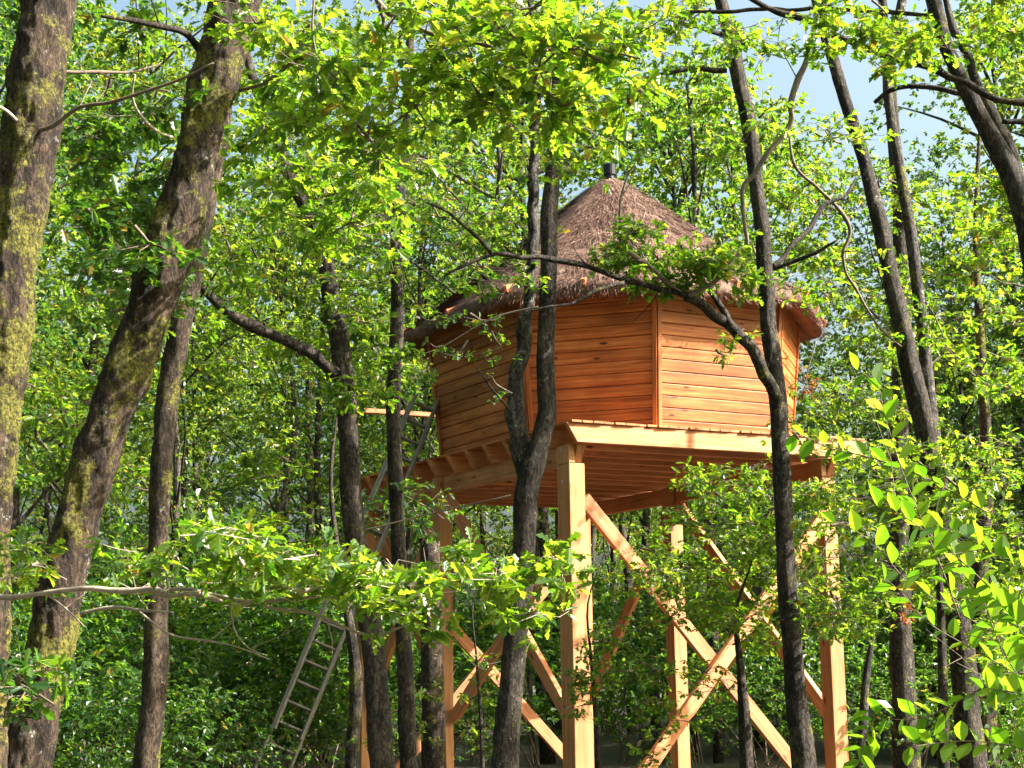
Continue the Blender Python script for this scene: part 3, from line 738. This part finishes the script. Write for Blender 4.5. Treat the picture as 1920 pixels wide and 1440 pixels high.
T[11] = near_tree('lichened oak stem left of a close pair right of the cabin', [(1520, -60, 22), (1542, 40, 24), (1562, 110, 25), (1585, 190, 26), (1612, 270, 27), (1632, 350, 30), (1655, 440, 33), (1672, 530, 34), (1690, 610, 38), (1706, 690, 42), (1724, 760, 44), (1744, 850, 44), (1760, 930, 44), (1775, 1030, 46), (1792, 1130, 48), (1804, 1240, 50), (1814, 1340, 52), (1826, 1440, 56)], 15.0, M['bark'], 4, 24, .13, step=.05,
    limbs=[([(1640, 192, 8), (1665, 170, 10), (1700, 162, 10), (1760, 165, 11), (1820, 180, 11), (1880, 188, 10), (1940, 195, 9)], (15, 14.2), M['bark']),
           ([(1480, 250, 6), (1490, 310, 8), (1525, 345, 8), (1560, 380, 9), (1585, 410, 9), (1592, 440, 8), (1580, 470, 8), (1590, 515, 7), (1615, 560, 7), (1645, 610, 5), (1690, 650, 4)], (14, 14.2), M['twig'])])
T[12] = near_tree('pale upright oak stem right of a close pair right of the cabin', [(1700, -60, 18), (1688, 20, 20), (1672, 90, 20), (1664, 160, 20), (1672, 230, 20), (1684, 300, 21), (1696, 370, 22), (1708, 440, 23), (1718, 520, 23), (1728, 600, 25), (1736, 680, 26), (1744, 760, 26), (1752, 830, 28)], 15.1, M['bark_grey'], 3, 18, .12, step=.06, ground=False)
T[13] = near_tree('straight dark oak behind the close pair right of the cabin', [(1660, 60, 20), (1668, 150, 24), (1680, 300, 27), (1688, 430, 30), (1690, 560, 34), (1690, 680, 36), (1686, 800, 36), (1684, 950, 38), (1686, 1100, 42), (1692, 1250, 46), (1700, 1440, 50)], 17.5, M['bark'], 3, 20, .13, step=.07)
T[14] = near_tree('double-trunked dark oak leaving the photo at the upper right edge', [(1730, -120, 30), (1748, -10, 32), (1765, 60, 30), (1790, 125, 30), (1822, 190, 34), (1855, 250, 38), (1885, 305, 44), (1905, 350, 46), (1925, 420, 48), (1945, 520, 52), (1960, 700, 56), (1975, 900, 60), (1990, 1200, 66), (2000, 1440, 72)], 12.5, M['bark'], 3, 22, .13, step=.05,
    limbs=[([(1912, 345, 34), (1895, 290, 28), (1868, 230, 26), (1838, 175, 22), (1826, 130, 18), (1790, 60, 14), (1760, -30, 12)], (12.5, 12.9), M['bark']),
           ([(1880, 228, 10), (1920, 226, 12), (1960, 235, 12)], 12.4, M['bark']),
           ([(1960, 200, 13), (1900, 190, 13), (1840, 172, 12), (1780, 140, 13), (1700, 112, 13), (1640, 95, 13), (1560, 62, 13), (1500, 35, 12), (1440, 15, 11), (1380, -20, 10)], (12.2, 12.6), M['bark']),
           ([(1745, 30, 8), (1680, 26, 9), (1600, 20, 8), (1500, 14, 8), (1400, 20, 8), (1290, 22, 6)], (12.5, 12.8), M['bark'])])
T[15] = near_tree('oak trunk sawn off below the left of the treehouse deck', [(806, 1015, 40), (806, 1060, 40), (808, 1140, 42), (810, 1230, 44), (812, 1330, 46), (814, 1440, 50)], 16.6, M['bark_moss'], None, 22, .10, step=.06, name='cut_oak_tree')
T[16] = near_tree('thin crooked trunk low beside the ladder', [(640, 1080, 14), (652, 1150, 18), (664, 1230, 22), (668, 1300, 26), (662, 1370, 27), (660, 1440, 28)], 17.0, M['bark'], 2, 14, .14, step=.08)
T[17] = near_tree('sunlit mossy trunk at the lower right, nearest the corner', [(1846, 760, 22), (1852, 900, 28), (1842, 1010, 32), (1836, 1120, 36), (1846, 1250, 40), (1850, 1350, 42), (1852, 1440, 46)], 18.5, M['bark_moss'], 4, 18, .13, step=.08)
T[18] = near_tree('pale crooked sapling trunk just right of the rightmost treehouse post', [(1640, 1170, 7), (1630, 1230, 12), (1622, 1290, 16), (1618, 1360, 18), (1612, 1440, 20)], 17.0, M['bark_grey'], 2, 12, .14, step=.08)

# foliage of near trees -------------------------------------------------------------------
VAR_DARK = variants_of(OAK, M['oak_dark'], 'dark_oak_leaf')
def foliage(t, blobs, mat, tmpl=T_OAK, name='crown', single=0, twig=True, twig_mat=None, variants=None, parent=None):
    """blobs: (x, y, Y, rx_px, ry_px, depth_m, nsub, ntip, per, size)"""
    f = Foliage(tmpl)
    for (x, y, Y, rx, ry, dp, ns, nt, per, size) in blobs:
        c = at(x, y, Y); s = Y / FPX
        anchor = c + Vector((rng.uniform(-.6, .6) * rx * s, rng.uniform(-.3, .3) * dp, rng.uniform(-.5, .9) * ry * s))
        f.bough(anchor, c, rx * s, dp, ry * s, ns, nt, per, size, twig)
    if single and variants is None: variants = VAR_DARK if mat is M['oak_dark'] else VAR_OAK
    f.build(name, mat, t, single, twig_mat, variants)

def scatter(x0, x1, y0, y1, n, Y0, Y1, r=60, dens=1.0, size=.1, ry=.6):
    out = []
    for _ in range(n):
        Y = random.uniform(Y0, Y1)
        out.append((random.uniform(x0, x1), random.uniform(y0, y1), Y, r * random.uniform(.7, 1.3), r * ry * random.uniform(.7, 1.2), r * Y / FPX * .9,
                    max(2, int(5 * dens)), max(2, int(5 * dens)), 6, size * random.uniform(.85, 1.1)))
    return out

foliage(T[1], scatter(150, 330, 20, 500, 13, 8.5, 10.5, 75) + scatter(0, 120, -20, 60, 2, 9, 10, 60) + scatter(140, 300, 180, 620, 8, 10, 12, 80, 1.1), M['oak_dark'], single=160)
foliage(T[2], scatter(480, 760, 20, 420, 20, 8.0, 10.5, 80) + scatter(170, 330, 560, 760, 3, 11, 12, 60), M['oak'], single=160)
foliage(T[3], scatter(60, 260, 700, 1100, 10, 11.5, 13.5, 70, 1.0, .09), M['oak'], single=160)
foliage(T[4], scatter(400, 720, 300, 700, 20, 12.5, 15, 75, 1.0, .09) + scatter(540, 720, 600, 760, 7, 12.6, 13.8, 60, .9, .085) + scatter(450, 560, 780, 1000, 4, 12.6, 13.8, 50, .9, .085), M['oak'], single=160)
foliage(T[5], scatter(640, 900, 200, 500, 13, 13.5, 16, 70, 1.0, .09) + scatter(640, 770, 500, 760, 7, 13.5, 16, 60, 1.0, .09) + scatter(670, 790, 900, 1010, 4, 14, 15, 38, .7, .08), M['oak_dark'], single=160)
foliage(T[6], scatter(850, 1180, 40, 300, 12, 12, 14.5, 75, 1.1, .095) + scatter(860, 1000, 300, 470, 5, 13, 14, 55, .8, .09) +
        scatter(850, 960, 590, 690, 2, 12.4, 12.8, 30, .5, .06), M['oak'], single=160)
foliage(T[10], scatter(1110, 1360, 430, 535, 18, 12.6, 13.2, 42, .9, .09) + scatter(900, 1000, 480, 560, 4, 12.6, 13.2, 32, .7, .08) + scatter(1370, 1430, 500, 560, 2, 12.8, 13.2, 30, .7, .08) + scatter(1190, 1480, 0, 215, 13, 12, 14.5, 60, .9, .095) + scatter(1330, 1560, 250, 560, 12, 13.6, 15, 60, .9, .09) +
        scatter(1380, 1460, 500, 640, 2, 13.3, 13.9, 35, .7, .085) + scatter(1325, 1400, 640, 670, 2, 13, 13.1, 22, .5, .07), M['oak'], single=160)
foliage(T[11], scatter(1500, 1700, 300, 800, 16, 15, 17.5, 70, 1.0, .09), M['oak'], single=160)
foliage(T[13], scatter(1700, 1920, 350, 900, 20, 16, 19, 75, 1.0, .095), M['oak'], single=160)
foliage(T[14], scatter(1480, 1920, -20, 170, 14, 10.5, 13, 62, .8, .1) + scatter(1750, 1930, 330, 700, 8, 13, 15, 70, 1, .1), M['oak'], single=160)

# young oaks whose leaves cover the right half of the scaffold
def bushy(label, x, Y, blobs, mat, name='young_oak', bark='bark', w=22, top=900):
    t = near_tree(label, [(x - 12, top, w * .5), (x - 4, (top + 1440) / 2, w * .8), (x, 1440, w)], Y, M[bark], 1.0, 10, .12, name=name, step=.12)
    foliage(t, blobs, mat, single=min(300, 12 * len(blobs))); return t
bushy('young oak with bright leaves before the right half of the treehouse posts', 1400, 15.2,
      scatter(1230, 1530, 890, 1150, 36, 14.4, 16.4, 55, 1.05, .085) + scatter(1290, 1440, 1150, 1300, 6, 14.6, 15.5, 42, .8, .075) + scatter(1180, 1260, 1060, 1330, 7, 14.4, 15.2, 38, .8, .075)
      + scatter(1220, 1420, 1290, 1420, 5, 15, 15.6, 40, .7, .075), M['oak'], top=1250, w=30)
bushy('sunny yellow-green young oak filling the right edge of the wood', 1770, 13.6,
      scatter(1500, 1920, 830, 1180, 44, 12.8, 16, 62, 1.15, .085) + scatter(1840, 1920, 1150, 1300, 4, 13, 14, 50, .8, .08), M['oak'], top=1000)
bushy('low young oak with leaves round the foot of the front treehouse post', 1120, 15.6,
      scatter(1080, 1190, 1150, 1330, 9, 15.2, 16, 40, .8, .075), M['oak'], top=1230, w=12)
bushy('low oak sapling with small leaves below the deck and left of the front post', 905, 14.6,
      scatter(840, 960, 1240, 1420, 7, 14.2, 15, 34, .6, .065) + scatter(690, 800, 1290, 1420, 6, 14.2, 15, 34, .6, .065), M['oak'], top=1230, w=9)

# foreground boughs whose leaves can be told apart -----------------------------------------
def leafy_branch(label, stems, blobs, mat, tmpl, variants, twig_mat, name, single=280, leafname='leaves'):
    p = at(stems[0][0][0][0], stems[0][0][0][1], stems[0][1][0] if isinstance(stems[0][1], tuple) else stems[0][1])
    t = empty(name, p); tag(t, label, 'branch')
    for st in stems: limb(t, st[0], st[1], twig_mat, 8, .3, 'stem')
    foliage(t, blobs, mat, tmpl, leafname, single, True, twig_mat, variants)
    return t
leafy_branch('pale bare-barked oak bough with bright lobed leaves crossing low in front of the ladder',
    [([(-30, 1120, 12), (20, 1118, 14), (90, 1110, 12), (160, 1104, 14), (230, 1110, 15), (290, 1107, 15), (320, 1119, 14), (370, 1116, 12), (440, 1132, 13), (475, 1128, 11), (510, 1138, 10), (570, 1145, 9), (615, 1160, 8), (660, 1182, 7), (705, 1192, 6), (745, 1180, 5), (780, 1162, 4)], (7.4, 6.6)),
     ([(290, 1112, 12), (340, 1105, 9), (420, 1118, 8), (500, 1130, 8), (600, 1120, 6), (700, 1125, 5), (830, 1112, 4), (960, 1100, 3)], (7.2, 6.6)),
     ([(150, 1150, 8), (210, 1140, 9), (262, 1148, 8), (325, 1148, 5)], (7.2, 7.0)),
     ([(262, 1148, 6), (320, 1190, 5), (390, 1205, 5), (440, 1212, 4), (505, 1236, 3)], (7.0, 6.8)),
     ([(430, 1120, 4), (440, 1180, 4), (470, 1215, 3), (500, 1228, 2)], (6.9, 6.9))],
    [(390, 1010, 6.9, 60, 40, .25, 4, 5, 6, .085), (330, 1040, 7.1, 60, 40, .25, 3, 4, 6, .08), (470, 1020, 6.8, 60, 35, .25, 5, 4, 6, .085), (560, 1050, 6.8, 60, 35, .25, 5, 5, 6, .085), (480, 1075, 6.8, 90, 35, .3, 5, 4, 6, .08),
     (640, 1060, 6.7, 60, 35, .25, 5, 5, 6, .085), (720, 1085, 6.7, 60, 40, .25, 5, 5, 6, .085), (800, 1090, 6.6, 55, 35, .25, 5, 4, 6, .08), (880, 1070, 6.6, 60, 40, .25, 5, 5, 6, .085), (950, 1095, 6.6, 55, 45, .25, 5, 4, 6, .08),
     (1010, 1060, 6.6, 55, 35, .2, 4, 4, 6, .085), (1050, 1020, 6.6, 25, 18, .1, 2, 3, 5, .08), (990, 1150, 6.6, 55, 30, .2, 4, 3, 6, .08), (800, 1200, 6.6, 30, 20, .15, 2, 3, 5, .085), (600, 1100, 6.8, 90, 30, .25, 5, 4, 6, .08), (760, 1130, 6.7, 90, 25, .25, 4, 4, 6, .08),
     (240, 1060, 7.3, 60, 50, .3, 4, 4, 6, .08), (60, 1060, 7.4, 50, 50, .3, 4, 4, 6, .08)],
    M['oak'], T_OAK, VAR_OAK, M['pale_twig'], 'oak_branch')
leafy_branch('leafy oak bough hanging at the top centre of the photo, large backlit lobed leaves',
    [([(690, -30, 12), (720, 20, 12), (770, 50, 11), (830, 72, 10), (900, 85, 10), (970, 98, 9), (1030, 95, 8), (1120, 95, 7), (1200, 110, 5)], (7.0, 6.6)),
     ([(840, 75, 7), (880, 120, 7), (930, 150, 6), (980, 170, 5), (1060, 180, 4)], (6.8, 6.6)),
     ([(590, -20, 7), (585, 60, 6), (598, 130, 5), (594, 180, 4)], (6.9, 6.9))],
    [(720, 60, 6.8, 90, 60, .4, 5, 5, 6, .095), (820, 110, 6.7, 90, 60, .4, 6, 5, 6, .095), (920, 60, 6.7, 90, 55, .4, 6, 5, 6, .095), (1010, 130, 6.6, 90, 60, .35, 6, 5, 6, .095), (1100, 100, 6.6, 80, 60, .35, 5, 5, 6, .095),
     (900, 180, 6.7, 90, 45, .35, 6, 5, 6, .09), (1050, 200, 6.7, 90, 35, .35, 5, 5, 6, .09), (1180, 170, 6.6, 55, 50, .3, 4, 4, 6, .09), (780, 200, 6.8, 80, 50, .35, 5, 5, 6, .09), (620, 120, 6.9, 70, 80, .35, 6, 5, 6, .09), (560, 230, 7.0, 60, 50, .3, 4, 4, 6, .09),
     (690, 260, 6.9, 80, 50, .3, 5, 4, 6, .09), (1000, 15, 6.7, 120, 35, .3, 5, 5, 6, .095), (820, 20, 6.7, 90, 35, .3, 4, 5, 6, .095), (1180, 60, 6.7, 50, 50, .3, 4, 4, 6, .09)],
    M['oak'], T_OAK, VAR_OAK, M['twig'], 'oak_branch')
leafy_branch('shaded dark-green oak spray at the lower left corner of the photo',
    [([(-40, 1250, 9), (10, 1270, 8), (50, 1290, 6), (100, 1320, 4)], (5.0, 4.8))],
    [(20, 1290, 4.9, 60, 35, .15, 3, 4, 6, .075), (60, 1260, 4.9, 40, 30, .15, 2, 3, 6, .075), (10, 1345, 4.9, 40, 25, .12, 2, 3, 5, .075)],
    M['oak_dark'], T_OAK, variants_of(OAK, M['oak_dark'], 'dark_oak_leaf'), M['twig'], 'oak_branch', 150)

# buckthorn twigs, bottom right: each oval leaf placed along its stem
def stem_leaves(t, stem, Y, n, size, start=0.0, mat=None):
    P = [at(x, y, Y) for x, y in stem]; tot = [0]
    for a, b in zip(P, P[1:]): tot.append(tot[-1] + (b - a).length)
    for i in range(n):
        s = tot[-1] * (start + (1 - start) * (i + .5) / n)
        k = max(j for j in range(len(tot)) if tot[j] <= s + 1e-9); k = min(k, len(P) - 2)
        p = P[k].lerp(P[k + 1], (s - tot[k]) / (tot[k + 1] - tot[k])); d = (P[k + 1] - P[k]).normalized()
        side = Vector((-d.z, random.uniform(-.5, .5), d.x)) * (1 if i % 2 else -1)
        dd = (d * random.uniform(.2, .9) + side * random.uniform(.5, 1) + Vector(rng.normal(size=3)) * .15).normalized()
        nn = Vector((rng.normal() * .35 + .35, .4 + rng.normal() * .35, 1)); nn = (nn - dd * nn.dot(dd)).normalized(); bb = nn.cross(dd)
        q = size * random.uniform(.7, 1.15)
        mw = Matrix(((dd.x * q, bb.x * q, nn.x * q, p.x), (dd.y * q, bb.y * q, nn.y * q, p.y), (dd.z * q, bb.z * q, nn.z * q, p.z), (0, 0, 0, 1)))
        link('leaf', VAR_OVAL[i % 5], None, t, mw)
bt = empty('buckthorn_shrub', Vector((3.2, 5.2, 0)))
tag(bt, 'bright oval-leaved shrub twigs fanning up from the lower right corner', 'shrub')
SH = [([(2040, 1380), (1920, 1275), (1820, 1215), (1740, 1165), (1690, 1110), (1650, 1080)], 5.2, 12),
      ([(2020, 1380), (1925, 1290), (1870, 1200), (1845, 1130), (1800, 1070), (1770, 1050)], 5.0, 11),
      ([(1960, 1300), (1900, 1210), (1800, 1150), (1700, 1090), (1640, 1020), (1570, 980), (1530, 985)], 5.3, 13),
      ([(1800, 1160), (1745, 1015), (1690, 880), (1660, 780), (1645, 720), (1600, 690)], 5.1, 16),
      ([(1960, 1180), (1880, 1120), (1800, 1050), (1740, 1000), (1680, 960), (1640, 950)], 4.8, 12),
      ([(1980, 1080), (1900, 1060), (1850, 1030), (1800, 1000), (1750, 985)], 4.6, 9),
      ([(1980, 1240), (1930, 1210), (1900, 1160), (1860, 1120)], 4.4, 7),
      ([(1850, 960), (1740, 900), (1640, 860), (1560, 840), (1500, 815), (1478, 818)], 5.4, 9),
      ([(1980, 1430), (1900, 1400), (1800, 1390), (1700, 1400)], 5.0, 9),
      ([(1980, 1350), (1850, 1290), (1740, 1345), (1660, 1345), (1620, 1330)], 5.0, 11),
      ([(1640, 1345), (1620, 1390), (1610, 1440), (1600, 1500)], 5.0, 5),
      ([(1990, 1330), (1940, 1310), (1900, 1300), (1850, 1290)], 4.5, 6)]
for pts, Y, n in SH:
    limb(bt, [(x, y, 3.6 - 2.2 * i / len(pts)) for i, (x, y) in enumerate(pts)], Y, M['twig'], 6, .05, 'stem')
    stem_leaves(bt, pts, Y, n + 11, .07)
limb(bt, [(2040, 1380, 8), (2120, 1560, 10), (2160, 1900, 12), (2200, 2200, 14)], (5.1, 5.2), M['twig'], 6, .05, 'stem')

# small-leaved hanging sprays in front of the cabin's left side
def hang(label, stem, blobs, Y, mat):
    t = empty('oak_twig', at(stem[0][0], stem[0][1], Y)); tag(t, label, 'twig')
    limb(t, stem, Y, M['twig'], 6, .05, 'stem'); foliage(t, blobs, mat, T_OAK, 'leaves')
hang('sparse thin twig with small dark leaves before the cabin left wall', [(1010, 575, 5), (940, 590, 5), (880, 620, 4), (830, 650, 3), (780, 670, 2)],
     [(900, 600, 12, 50, 20, .15, 3, 3, 5, .06), (860, 660, 12, 60, 30, .15, 3, 2, 5, .055), (940, 650, 12, 50, 35, .15, 3, 2, 5, .055), (820, 600, 12, 40, 25, .15, 3, 3, 5, .06), (930, 720, 12, 40, 40, .12, 3, 2, 4, .05), (800, 690, 12, 30, 30, .15, 3, 3, 5, .06)], 12.0, M['oak_dark'])
hang('dark shaded twig hanging under the deck by the left post', [(760, 930, 4), (800, 950, 4), (835, 975, 3)],
     [(830, 950, 15, 25, 30, .15, 3, 3, 6, .08), (790, 990, 15, 40, 40, .2, 4, 4, 6, .08), (720, 960, 14.9, 60, 40, .2, 5, 4, 6, .08)], 15.0, M['oak_dark'])
dl = empty('dead_twig', at(1510, 700, 17)); tag(dl, 'twig of withered reddish-brown leaves right of the cabin wall', 'twig')
limb(dl, [(1530, 640, 4), (1515, 690, 3), (1505, 740, 2)], 17, M['twig'], 5, .05, 'stem')
foliage(dl, [(1508, 720, 17, 25, 45, .2, 5, 4, 4, .06)], M['dead'], T_DIA, 'leaves')
d2 = empty('dead_twig', at(1695, 1150, 12)); tag(d2, 'small cluster of orange dead leaves caught on a trunk at the right', 'twig')
limb(d2, [(1690, 1130, 4), (1697, 1150, 3), (1700, 1165, 2)], 12, M['twig'], 5, .05, 'stem')
foliage(d2, [(1697, 1152, 12, 14, 12, .06, 2, 3, 5, .07)], M['dead'], T_OAK, 'leaves')

# guy rope from the forked oak off to the left
rp = Tubes(); pr = [at(957, 929, 12.9), at(800, 965, 13.4), at(655, 1000, 13.4), at(540, 1018, 13.8), at(420, 1040, 14.2)]
rp.add(pr, [.007] * 5, 6, .2); o = rp.build('guy_rope', M['rope']); tag(o, 'thin slack rope strung from the forked oak away to the left', 'rope')

# ================================================================== BACKGROUND WOOD
def crown_arrays(H, zlow, R, nclump, ntip, per, size, seed):
    r = np.random.default_rng(seed)
    zc = zlow + (H - zlow) * r.beta(1.5, 1.0, nclump); t = (zc - zlow) / (H - zlow)
    rr = R * np.sqrt(r.uniform(.02, 1, nclump)) * (0.55 + 0.75 * np.sin(np.pi * np.clip(t * .85 + .12, 0, 1)))
    th = r.uniform(0, 2 * np.pi, nclump)
    C = np.stack([np.cos(th) * rr, np.sin(th) * rr, zc], 1)
    k = nclump * ntip; Cr = np.repeat(C, ntip, 0)
    sg = np.repeat(r.uniform(.2, .48, nclump), ntip)[:, None]
    tips = Cr + r.normal(size=(k, 3)) * sg * np.array([1, 1, .5])
    ax = tips - Cr; ax += np.stack([np.cos(np.repeat(th, ntip)), np.sin(np.repeat(th, ntip)), np.zeros(k)], 1) * .3
    ax /= np.linalg.norm(ax, axis=1, keepdims=True)
    return C, rosettes(tips, ax, per, size)

def make_bg(H, zlow, R, nclump, ntip, size, seed, rt=.11, lean=.4, mat='far'):
    rnd = random.Random(seed)
    C, (P, D, N, L) = crown_arrays(H, zlow, R, nclump, ntip, 6, size, seed)
    cm = leaf_mesh('crown', T_DIA, P, D, N, L); cm.materials.append(M[mat])
    tb = Tubes(); pts = [Vector((0, 0, -.3))]; x = y = 0
    for i in range(1, 8):
        x += rnd.uniform(-1, 1) * lean * .5; y += rnd.uniform(-1, 1) * lean * .5
        pts.append(Vector((x, y, H * i / 7.3)))
    rad = [rt * (1.15 - i / 8) for i in range(8)]
    SP, _ = tb.add(pts, rad, 9, .6, .1, seed)
    for c in C[:16]:
        c = Vector(c); z = max(1.5, c.z - rnd.uniform(1, 2.5)); b = min(SP, key=lambda q: abs(q.z - z))
        m = b.lerp(c, .5) + Vector((rnd.uniform(-.2, .2), rnd.uniform(-.2, .2), .25))
        tb.add([b, m, c], [rt * .34, rt * .22, rt * .08], 5, .5, cap=False)
    tm = mesh_np('trunk', tb.V, [np.array(tb.F), np.array(tb.T)], True); tm.materials.append(M['bark_far'])
    return cm, tm

ARCH = [make_bg(15, 4.0, 2.4, 150, 13, .145, 11), make_bg(17, 5.5, 2.7, 165, 12, .165, 12, .14, mat='far_yellow'), make_bg(13.5, 2.6, 2.2, 135, 13, .10, 13, .09, .6, mat='far_blue'),
        make_bg(18, 6.5, 2.9, 160, 12, .16, 14, .16), make_bg(15, 3.6, 2.3, 160, 12, .11, 15, .08, .9, mat='far_yellow'),
        make_bg(15, 1.0, 2.6, 230, 11, .15, 16, .10, .5, mat='far_blue'), make_bg(17, 1.5, 2.8, 230, 11, .16, 17, .13, .4)]
BG = []
def bg_tree(x, y, arch, rz, s, label, group):
    t = empty('oak_tree', (x, y, 0)); t.rotation_euler.z = rz; t.scale = (s, s, s)
    tag(t, label, 'tree', group)
    if 'viewpoint' not in label: BG.append((t, x, y))
    for nm, me in (('crown', ARCH[arch][0]), ('trunk', ARCH[arch][1])):
        o = bpy.data.objects.new(nm, me); COL.objects.link(o); o.parent = t
rb = random.Random(5)
placed = []
def try_place(y0, y1, n, mind, margin=1.25):
    k = 0; tries = 0
    while k < n and tries < 4000:
        tries += 1
        y = rb.uniform(y0, y1); hw = y * .32 * margin + 3; x = rb.uniform(-hw, hw + 9)  # reaches further right: out-of-view oaks added to shade the wood
        if 16 < y < 30 and x > -3.5: continue
        if y < 34 and abs(x - 2) < 7 and y < 28.5: continue
        if any((x - a) ** 2 + (y - b) ** 2 < mind ** 2 for a, b in placed): continue
        placed.append((x, y)); k += 1
        side = x / y
        if y > 48: lab, grp = 'slender oak far back in the wood, seen only between nearer leaves', 'oaks far back in the wood'
        elif side < -.07: lab, grp = 'tall thin oak in the wood left of and behind the treehouse', 'oaks behind and left of the treehouse'
        elif side > .17: lab, grp = 'tall thin oak in the sunny wood right of and behind the treehouse', 'oaks behind and right of the treehouse'
        else: lab, grp = 'tall thin oak standing in the wood directly behind the treehouse', 'oaks directly behind the treehouse'
        sc_ = rb.uniform(.85, 1.15)
        if .045 < side < .15: sc_ *= .86
        elif -.18 < side < -.11: sc_ *= .78
        elif .24 < side < .30: sc_ *= .82
        bg_tree(x, y, rb.randrange(5) if y < 48 else rb.choice((1, 3, 5, 6, 5, 6)), rb.uniform(0, 6.28), sc_, lab, grp)
try_place(28, 36, 20, 2.4)
try_place(36, 48, 25, 2.7)
try_place(48, 72, 42, 2.8)
try_place(72, 92, 30, 3.2)
for (x, y, a, s) in ((-6.5, 17.5, 2, .8), (-8.5, 22, 0, .95), (-5.2, 24.5, 4, .9), (-11, 27, 3, .9)):
    bg_tree(x, y, a, rb.uniform(0, 6.28), s, 'tall thin oak in the wood left of and behind the treehouse', 'oaks behind and left of the treehouse')

# the same wood goes on unseen beside and behind the viewer, added for shade
def shade_wood(n, x0, x1, y0, y1, mind):
    k = tries = 0
    while k < n and tries < 2000:
        tries += 1; x = rb.uniform(x0, x1); y = rb.uniform(y0, y1)
        if abs(x) < 3.2 and -3 < y: continue
        if y > 3 and abs(x) < y * .36 + 2.6: continue
        if any((x - a) ** 2 + (y - b) ** 2 < mind ** 2 for a, b in placed): continue
        placed.append((x, y)); k += 1
        bg_tree(x, y, rb.randrange(5), rb.uniform(0, 6.28), rb.uniform(.9, 1.15), 'tall oak of the wood that goes on beside and behind the viewpoint', 'unseen shading oaks around the viewpoint')
shade_wood(26, -30, -5, -6, 32, 2.7)
shade_wood(30, -22, 22, -26, -3, 2.8)
bg_tree(8.8, 9.4, 4, 1.0, .95, 'tall oak of the wood that goes on beside and behind the viewpoint', 'unseen shading oaks around the viewpoint')  # lone oak out of view, added to dapple the light on the left trunks
shade_wood(18, 27, 44, -10, 50, 3.0)
shade_wood(10, -30, 30, -45, -24, 3.0)
shade_wood(42, 10, 42, 27, 64, 2.3)  # out-of-view oaks added on the sun side to darken the low background

# undergrowth shrubs
def make_shrub(seed, size=.1):
    C, (P, D, N, L) = crown_arrays(2.6, .2, 1.1, 60, 8, 6, size, seed)
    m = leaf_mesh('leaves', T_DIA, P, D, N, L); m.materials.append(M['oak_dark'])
    tb = Tubes(); rnd = random.Random(seed)
    for c in C[:6]:
        tb.add([Vector((rnd.uniform(-.3, .3), rnd.uniform(-.3, .3), -.1)), Vector(c) * .5 + Vector((rnd.uniform(-.2, .2), 0, .2)), Vector(c)], [.014, .009, .003], 4, .4, cap=False)
    tm = mesh_np('stems', tb.V, np.array(tb.F), True); tm.materials.append(M['twig'])
    return m, tm
SHR = [make_shrub(31), make_shrub(32), make_shrub(33, .12)]
SHB = []
def shrub(x, y, s, lab, grp):
    t = empty('undergrowth_shrub', (x, y, 0)); t.rotation_euler.z = rb.uniform(0, 6.28); t.scale = (s, s, s * rb.uniform(.8, 1.15)); tag(t, lab, 'shrub', grp)
    a = SHR[rb.randrange(3)]
    SHB.append((t, x, y))
    for nm, me in (('leaves', a[0]), ('stems', a[1])):
        o = bpy.data.objects.new(nm, me); COL.objects.link(o); o.parent = t
for i in range(130):
    y = rb.uniform(23.5, 54); hw = y * .33 + 2; x = rb.uniform(-hw, hw)
    if y < 25.2 and -2.5 < x < 7: continue
    shrub(x, y, rb.uniform(.8, 1.5), 'low leafy undergrowth shrub in the shade beneath the oaks behind the treehouse', 'undergrowth shrubs behind the treehouse')
for (x, y, s) in ((-4.2, 16, .75), (-5.6, 19, .9), (-3.3, 14.5, .6), (-4.8, 22, 1.0), (-3.6, 19.2, .6)):
    shrub(x, y, s, 'low leafy shrub in the undergrowth left of the ladder', 'undergrowth shrubs left of the ladder')
for (x, y, s) in ((5.6, 19, .7), (6.6, 21, 1.0), (5.2, 16.5, .6), (7.5, 24, 1.1)):
    shrub(x, y, s, 'low leafy shrub in the undergrowth right of the rightmost post', 'undergrowth shrubs right of the posts')

# ------------------------------------------------------------------ say which background oak is which
LM = [(-9999, 'left edge'), (40, 'left-edge trunk'), (240, 'leaning mossy oak'), (320, 'straight rough oak'), (640, 'curved oak'), (745, 'slim straight oak'), (830, 'cabin left end'),
      (1010, 'forked oak'), (1133, 'flue'), (1235, 'cabin corner batten'), (1440, 'limbed slender oak'), (1600, 'deck right end'), (1720, 'close stem pair'), (1900, 'right edge'), (9999, 'right edge')]
cells = {}
for t, x, y in BG + SHB:
    q = Vector((x, y, 5)) - Vector((0, 0, EYE)); px = 960 + FPX * q.dot(RT) / q.dot(FW)
    k = max(i for i in range(len(LM)) if LM[i][0] <= px)
    row = 0 if y < 36 else (1 if y < 48 else 2)
    if t.name.startswith('undergrowth'): row = 3 if y < 34 else (4 if y < 43 else 5)
    cells.setdefault((k, row), []).append((px, t))
ROW = ('near background oak', 'mid-distance background oak', 'far background oak', 'near undergrowth shrub', 'mid-distance undergrowth shrub', 'far undergrowth shrub')
ORD = ['leftmost'] + [w + ' from left' for w in 'second third fourth fifth sixth seventh eighth ninth tenth eleventh twelfth thirteenth fourteenth'.split()]
for (k, row), ts in cells.items():
    ts.sort(key=lambda a: a[0])
    a, b = LM[k][1], LM[min(k + 1, len(LM) - 1)][1]
    where = 'beyond the left edge' if k == 0 else ('at the far right edge' if a == 'right edge' else 'between %s and %s' % (a, b))
    for i, (px, t) in enumerate(ts):
        lab = '%s %s' % (ROW[row], where)
        if len(ts) > 1: lab += ', ' + ('rightmost' if i == len(ts) - 1 else ORD[min(i, 13)])
        t['label'] = lab
